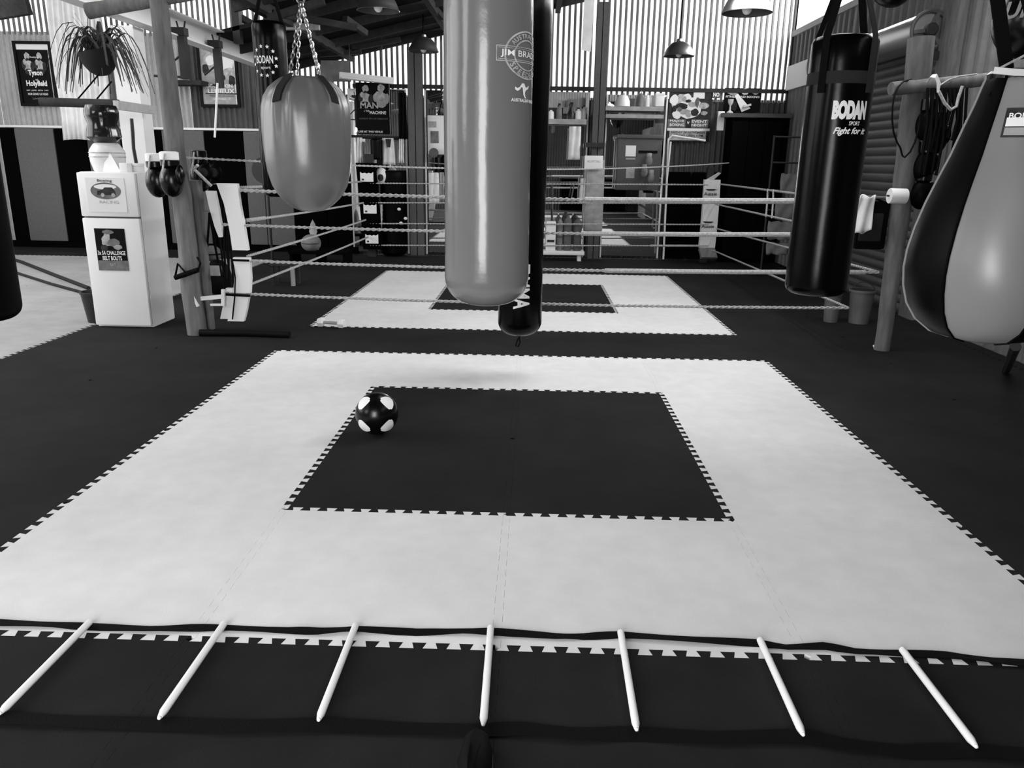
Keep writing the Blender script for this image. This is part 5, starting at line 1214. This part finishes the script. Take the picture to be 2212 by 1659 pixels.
t = thing('weight_rack', at(1240, 430, 10.9), 'thin grey exercise stand in front of the wide mirror', 'stand')
for p_, q_ in (((1193, 400), (1194, 540)), ((1240, 400), (1234, 430)), ((1194, 430), (1262, 440))): MB().tube([at(*p_, 10.8), at(*q_, 10.8)], .012, 6).build('tube', 'dull_steel', t)
t = thing('reflection_shelf', at(1225, 268, 10.95), 'pale board standing in for a reflected shelf, right of the tall black bag', 'shelf')  # board added in place of the rear shelf's reflection
a, b = at(1150, 256, 10.9), at(1267, 269, 10.9)
MB().box((a.x, 10.90, b.z), (b.x, 11.17, a.z)).build('board', 'paper_grey', t, smooth=False)
for px_ in (1196, 1250): q_ = at(px_, 269, 10.95); MB().box((q_.x-.02, 10.95, b.z-.12), (q_.x+.02, 11.17, b.z)).build('bracket', 'dull_steel', t, smooth=False)
sz = a.z
for i, (px_, h, r, m, lab) in enumerate(((1190, .16, .05, 'plastic_white', 'white tub on the shelf nearest the tall black bag'), (1208, .24, .045, 'cloth_grey', 'grey flask on the shelf across the wide mirror'), (1234, .26, .06, 'plastic_black', 'black cone shaped bottle on the mirror shelf'), (1249, .18, .055, 'plastic_white', 'white jar on the mirror shelf next to the black cone'), (1261, .22, .04, 'paper_grey', 'slim pale bottle at the column end of the mirror shelf'))):
    x_ = at(px_, 250, 11.02).x; q_ = thing('bottle', (x_, 11.02, sz), lab, 'bottle', 'bottles on the mirror shelf')
    MB().lathe([(0, 0), (r, 0), (r, h*.35), (r*(.35 if i == 2 else .9), h*.7), (r*.4, h*.8), (r*.4, h*.9), (0, h*.9)], (x_, 11.02, sz), 18).build('body', m, q_); MB().lathe([(r*.46, h*.88), (r*.46, h), (0, h)], (x_, 11.02, sz), 14).build('cap', 'print_dark', q_)
t = thing('reflection_shelf', at(1370, 243, 10.95), 'pale double board standing in for reflected shelving beside the bright boxing poster', 'shelf')  # boards added in place of shelving reflected from behind the camera
for y0_, y1_ in ((229, 240), (246, 256)):
    a, b = at(1309, y0_, 10.9), at(1434, y1_, 10.9); MB().box((a.x, 10.92, b.z), (b.x, 11.17, a.z)).build('board', 'paper_grey', t, smooth=False)
for px_ in (1318, 1425): q_ = at(px_, 240, 10.95); MB().box((q_.x-.02, 11.0, at(1370, 256, 10.9).z), (q_.x+.02, 11.17, at(1370, 229, 10.9).z)).build('upright', 'dull_steel', t, smooth=False)
sz = at(1370, 229, 10.9).z
for i, (px_, h, m, lab) in enumerate(((1346, .20, 'plastic_white', 'white dome standing in for a reflected lamp on the double shelf'), (1384, .24, 'cloth_grey', 'grey bottle on the double shelf by the bright poster'), (1398, .20, 'paper_white', 'pale bottle on the double shelf by the bright poster'), (1424, .20, 'print_white', 'square white box on the double shelf by the bright poster'))):  # the first item stands in for a dome lamp's reflection
    x_ = at(px_, 225, 11.03).x; q_ = thing('bottle' if i in (1, 2) else 'tub', (x_, 11.03, sz), lab, 'bottle' if i in (1, 2) else 'tub', 'things on the double shelf')
    if i == 3: MB().rbox((x_-.07, 10.96, sz), (x_+.07, 11.1, sz+.2), .02).build('body', m, q_); MB().box((x_-.072, 10.955, sz+.17), (x_+.072, 11.105, sz+.2)).build('lid', 'paper_white', q_, smooth=False)
    else: r = .11 if i == 0 else .04; MB().lathe([(0, 0), (r, 0), (r*.95, h*.4), (r*.6, h*.8), (0, h*.9)], (x_, 11.03, sz), 18).build('body', m, q_); MB().lathe([(r*.2, h*.86), (r*.2, h), (0, h)], (x_, 11.03, sz), 12).build('cap', 'paper_grey', q_)
a, b = at(1336, 290, 10.85), at(1424, 412, 10.85)
t = thing('reflection_cabinet', ((a.x+b.x)/2, 10.95, b.z), 'grey cabinet with a white notice, standing in for a reflection by the bright poster', 'cabinet')  # solid cabinet added in place of one reflected from behind the camera
MB().rbox((a.x, 10.88, b.z), (b.x, 11.17, a.z-.05), .02).build('carcass', 'column_paint', t); MB().rbox((a.x-.02, 10.85, a.z-.06), (b.x+.02, 11.17, a.z), .015).build('lid', 'column_paint', t)
q0, q1 = at(1352, 314, 10.87), at(1373, 338, 10.87); MB().box((q0.x, 10.873, q1.z), (q1.x, 10.88, q0.z)).build('notice', 'paper_white', t, smooth=False)
q0, q1 = at(1352, 341, 10.87), at(1372, 345, 10.87); MB().box((q0.x, 10.873, q1.z), (q1.x, 10.88, q0.z)).build('notice', 'paper_grey', t, smooth=False)
q0, q1 = at(1353, 362, 10.87), at(1370, 385, 10.87); MB().box((q0.x, 10.873, q1.z), (q1.x, 10.88, q0.z)).build('notice', 'paper_grey', t, smooth=False)
q0, q1 = at(1380, 325, 10.87), at(1420, 331, 10.87); MB().box((q0.x, 10.86, q1.z), (q1.x, 10.88, q0.z)).build('handle', 'print_black', t, smooth=False)
for i, (px_, py_) in enumerate(((1402, 348), (1392, 372), (1406, 384))):
    c = at(px_, py_, 10.78); q_ = thing('boxing_glove', c, ['mottled grey glove hung highest on the grey cabinet', 'mottled grey glove hung in the middle of the grey cabinet', 'mottled grey glove hung lowest on the grey cabinet'][i], 'boxing glove', 'gloves on the grey cabinet')
    MB().ell(c, .055, .06, .085, 14, 10).build('mitt', 'cloth_grey' if i != 1 else 'paper_mid', q_); MB().lathe([(.035, .06), (.042, .07), (.042, .12), (0, .125)], c, 14).build('cuff', 'paper_grey', q_)
# notice board, clothes and black bag before the first mirror and beside the column
a, b = at(921, 248, 10.9), at(985, 334, 10.9)
t = thing('notice_board', ((a.x+b.x)/2, 10.95, b.z), 'white notice board fixed on the mirror between the far column and the middle grey bag', 'notice board')
MB().rbox((a.x, 11.0, b.z), (b.x, 11.17, a.z), .01).build('board', 'paper_white', t)
q0, q1 = at(930, 283, 10.97), at(947, 309, 10.97); MB().box((q0.x, 10.985, q1.z), (q1.x, 11.0, q0.z)).build('picture', 'paper_mid', t, smooth=False)
q0, q1 = at(926, 262, 10.97), at(942, 275, 10.97); MB().box((q0.x, 10.99, q1.z), (q1.x, 11.0, q0.z)).build('picture', 'paper_grey', t, smooth=False)
c = at(937, 330, 10.9); MB().lathe([(.058, -.01), (.075, -.01), (.075, .01), (.058, .01)], c, 26, axis=(0, 1, 0)).build('ring', 'dull_steel', t)
c = at(931, 380, 10.7)
t = thing('mirror_rail', at(758, 297, 10.92), 'thin dark rail across the first mirror under the dark boxer poster', 'rail')
MB().tube([at(752, 294, 10.92), at(886, 298, 10.92)], .02, 8).build('bar', 'dark_steel', t)
for i, (px0, px1, py0, py1, m, lab) in enumerate(((770, 783, 297, 352, 'cloth_white', 'narrow white cloth hung at the teardrop end of the first mirror rail'), (825, 851, 298, 356, 'cloth_white', 'white shirt hung on the first mirror rail'), (860, 878, 200, 300, 'strap_black', 'black jacket hung on the first mirror beside the far column'), (862, 872, 300, 352, 'cloth_white', 'thin white strip hung below the black jacket'))):
    a, b = at(px0, py0, 10.87), at(px1, py1, 10.87); vs = []; fs = []
    for u in range(9):
        for v in range(7): vs.append(V((a.x+(b.x-a.x)*u/8*(1+.12*v/6), 10.87+.02*math.sin(u*1.7+v*.4+i), a.z+(b.z-a.z)*v/6)))
    for u in range(8):
        for v in range(6): fs.append((u*7+v, u*7+v+1, u*7+v+8, u*7+v+7))
    o = MB().add(vs, fs).build('hung_cloth', m, angle=80); o.modifiers.new('thick', 'SOLIDIFY').thickness = .008
    tag(o, lab, 'cloth', 'clothes on the first mirror rail')
    if i == 1: q0, q1 = at(832, 300, 10.82), at(845, 318, 10.82); MB().add([(q0.x, 10.835, q0.z), (q1.x, 10.835, q0.z), (q1.x-.02, 10.835, q1.z), (q0.x+.02, 10.835, q1.z), (q0.x, 10.845, q0.z), (q1.x, 10.845, q0.z), (q1.x-.02, 10.845, q1.z), (q0.x+.02, 10.845, q1.z)], [(0,1,2,3),(7,6,5,4),(0,4,5,1),(1,5,6,2),(2,6,7,3),(3,7,4,0)]).build('collar', 'print_dark', o, smooth=False)
a = at(812, 345, 10.8)
t = thing('punching_bag', a, 'short black bag hung under the dark boxer poster before the first mirror', 'punching bag')
MB().lathe(bag_prof(.085, at(812, 299, 10.8).z-a.z, .03), a, 24).build('shell', 'vinyl_panel', t, angle=60); MB().tube([a+V((0, 0, at(812, 299, 10.8).z-a.z)), V((a.x, 10.9, at(812, 296, 10.92).z))], .01, 6).build('hanging_strap', 'strap_black', t)
# black leather body bags and white cups seen by the first mirror
t = thing('punching_bag', (at(858, 450, 10.9).x, 10.85, .35), 'dark stubby bag standing against the mirror edge by the far column', 'punching bag')
c = at(850, 520, 10.85); MB().lathe(bag_prof(.21, 1.35, .06), (c.x, 10.85, .02), 32).build('shell', 'vinyl_matt', t, angle=60)
for (px_, py_) in ((862, 452), (866, 482), (876, 472)): MB().ell(at(px_, py_, 10.62), .03, .02, .025, 10, 8).build('print_spot', 'paper_white', t)
c = at(824, 380, 10.7)
t = thing('head_guard', c, 'white head guard hung beside the black corner pad', 'head guard')
MB().ell(c, .10, .09, .13, 18, 12).build('shell', 'plastic_white', t); MB().ell(c+V((0, -.07, -.02)), .05, .03, .06, 12, 8).build('face_opening', 'print_dark', t)
log('white_roll_tube', at(822, 497, 10.7), at(824, 442, 10.7), .025, .025, 'plastic_white', 'upright white tube beside the black corner pad', 'tube', 10)
# wall clutter at the back left under the poster: fan ring, white sphere bag on floor behind ropes
c = at(672, 525, 9.6)
t = thing('medicine_ball', (c.x, 9.6, c.z-.13), 'rough grey ball on the low shelf behind the teardrop bag', 'ball')
MB().ell(c, .15, .14, .13, 20, 12).build('shell', 'cloth_grey', t); MB().lathe([(.142, -.005), (.147, -.005), (.147, .005), (.142, .005)], c, 24).build('seam', 'strap_grey', t)
t = thing('low_shelf', (at(680, 560, 9.7).x, 9.7, 0), 'low black shelf unit on the floor behind the teardrop bag', 'shelf')
xa, xb = at(630, 560, 9.6).x, at(752, 560, 9.6).x; zt = at(672, 541, 9.6).z
MB().box((xa, 9.45, zt-.04), (xb, 9.95, zt)).build('top', 'pad_black', t, smooth=False)
for x_ in (xa+.03, (xa+xb)/2, xb-.03): MB().box((x_-.02, 9.47, 0), (x_+.02, 9.93, zt-.04)).build('side_panel', 'pad_black', t, smooth=False)
c = at(671, 487, 9.6)
t = thing('trophy', (c.x, 9.7, zt), 'pale figure trophy standing on the low black shelf', 'trophy')
h = at(668, 474, 9.7).z-zt
MB().lathe([(.07, 0), (.07, .04), (.03, .06), (.03, h*.4), (.06, h*.6), (.035, h*.85), (0, h)], (c.x, 9.72, zt), 18).build('figure', 'paper_grey', t)
c = at(574, 368, 9.4)
t = thing('wall_fan', c, 'dark round fan with a pale centre peeking out behind the teardrop bag', 'fan')
MB().lathe([(.17, -.04), (.19, -.04), (.19, .05), (.17, .05)], c, 28, axis=(0, 1, 0)).build('cage', 'plastic_black', t); MB().ell(c+V((0, -.05, 0)), .045, .03, .06, 14, 8).build('hub', 'paper_white', t); MB().lathe([(.0, 0), (.17, 0), (.17, .02), (0, .02)], c, 28, axis=(0, 1, 0)).build('back_plate', 'plastic_black', t)
MB().tube([c+V((0, .03, -.15)), V((c.x, 9.43, 0))], .02, 8).build('stand', 'plastic_black', t)

# ------------------------------------------------------------------ the end of the hall behind the photographer (seen in the mirrors)
t = thing('steel_cabinet', (3.7, .8, 0), 'tall grey steel cabinet with a white notice, seen only in the mirror', 'cabinet')
MB().rbox((3.3, -.1, 0), (4.08, 1.6, 2.55), .02).build('carcass', 'column_paint', t); MB().box((3.28, 1.58, .1), (4.06, 1.62, 2.45)).build('door', 'pad_grey', t, smooth=False)
MB().box((3.45, 1.62, 1.75), (3.62, 1.63, 2.1)).build('notice', 'paper_white', t, smooth=False)
t = thing('rear_shelf', (2.5, -3.1, 3.2), 'long pale shelf on the rear wall, seen only in the mirror', 'shelf')
MB().box((1.0, -3.3, 3.15), (4.1, -2.95, 3.35)).build('board', 'paper_grey', t, smooth=False)
for i, x_ in enumerate((1.3, 1.9, 2.6, 3.2, 3.8)):
    MB().bar((x_, -3.28, 3.0), (x_, -3.0, 3.15), .04, .04).build('bracket', 'dark_steel', t, smooth=False)
    q_ = thing('storage_box', (x_, -3.12, 3.35), ['pale', 'white', 'dark', 'grey', 'bright white'][i]+' box on the rear shelf seen in the mirror', 'box', 'boxes on the rear shelf')
    h = (.25, .35, .2, .3, .4)[i]; MB().rbox((x_-.16, -3.22, 3.35), (x_+.16, -3.0, 3.35+h), .01).build('carton', ('paper_grey', 'paper_white', 'print_dark', 'cloth_grey', 'print_white')[i], q_); MB().box((x_-.17, -3.23, 3.35+h-.05), (x_+.17, -2.99, 3.35+h)).build('lid', ('paper_grey', 'paper_white', 'print_dark', 'cloth_grey', 'print_white')[i], q_, smooth=False)
t = thing('rear_counter', (2.0, -3.0, 0), 'black counter along the rear wall behind the photographer', 'counter')
MB().box((1.0, -3.25, 0), (3.2, -2.75, 1.05)).build('carcass', 'pad_black', t, smooth=False); MB().box((.96, -3.28, 1.05), (3.24, -2.7, 1.10)).build('top', 'dull_steel', t, smooth=False)
print('objects', len(bpy.data.objects))
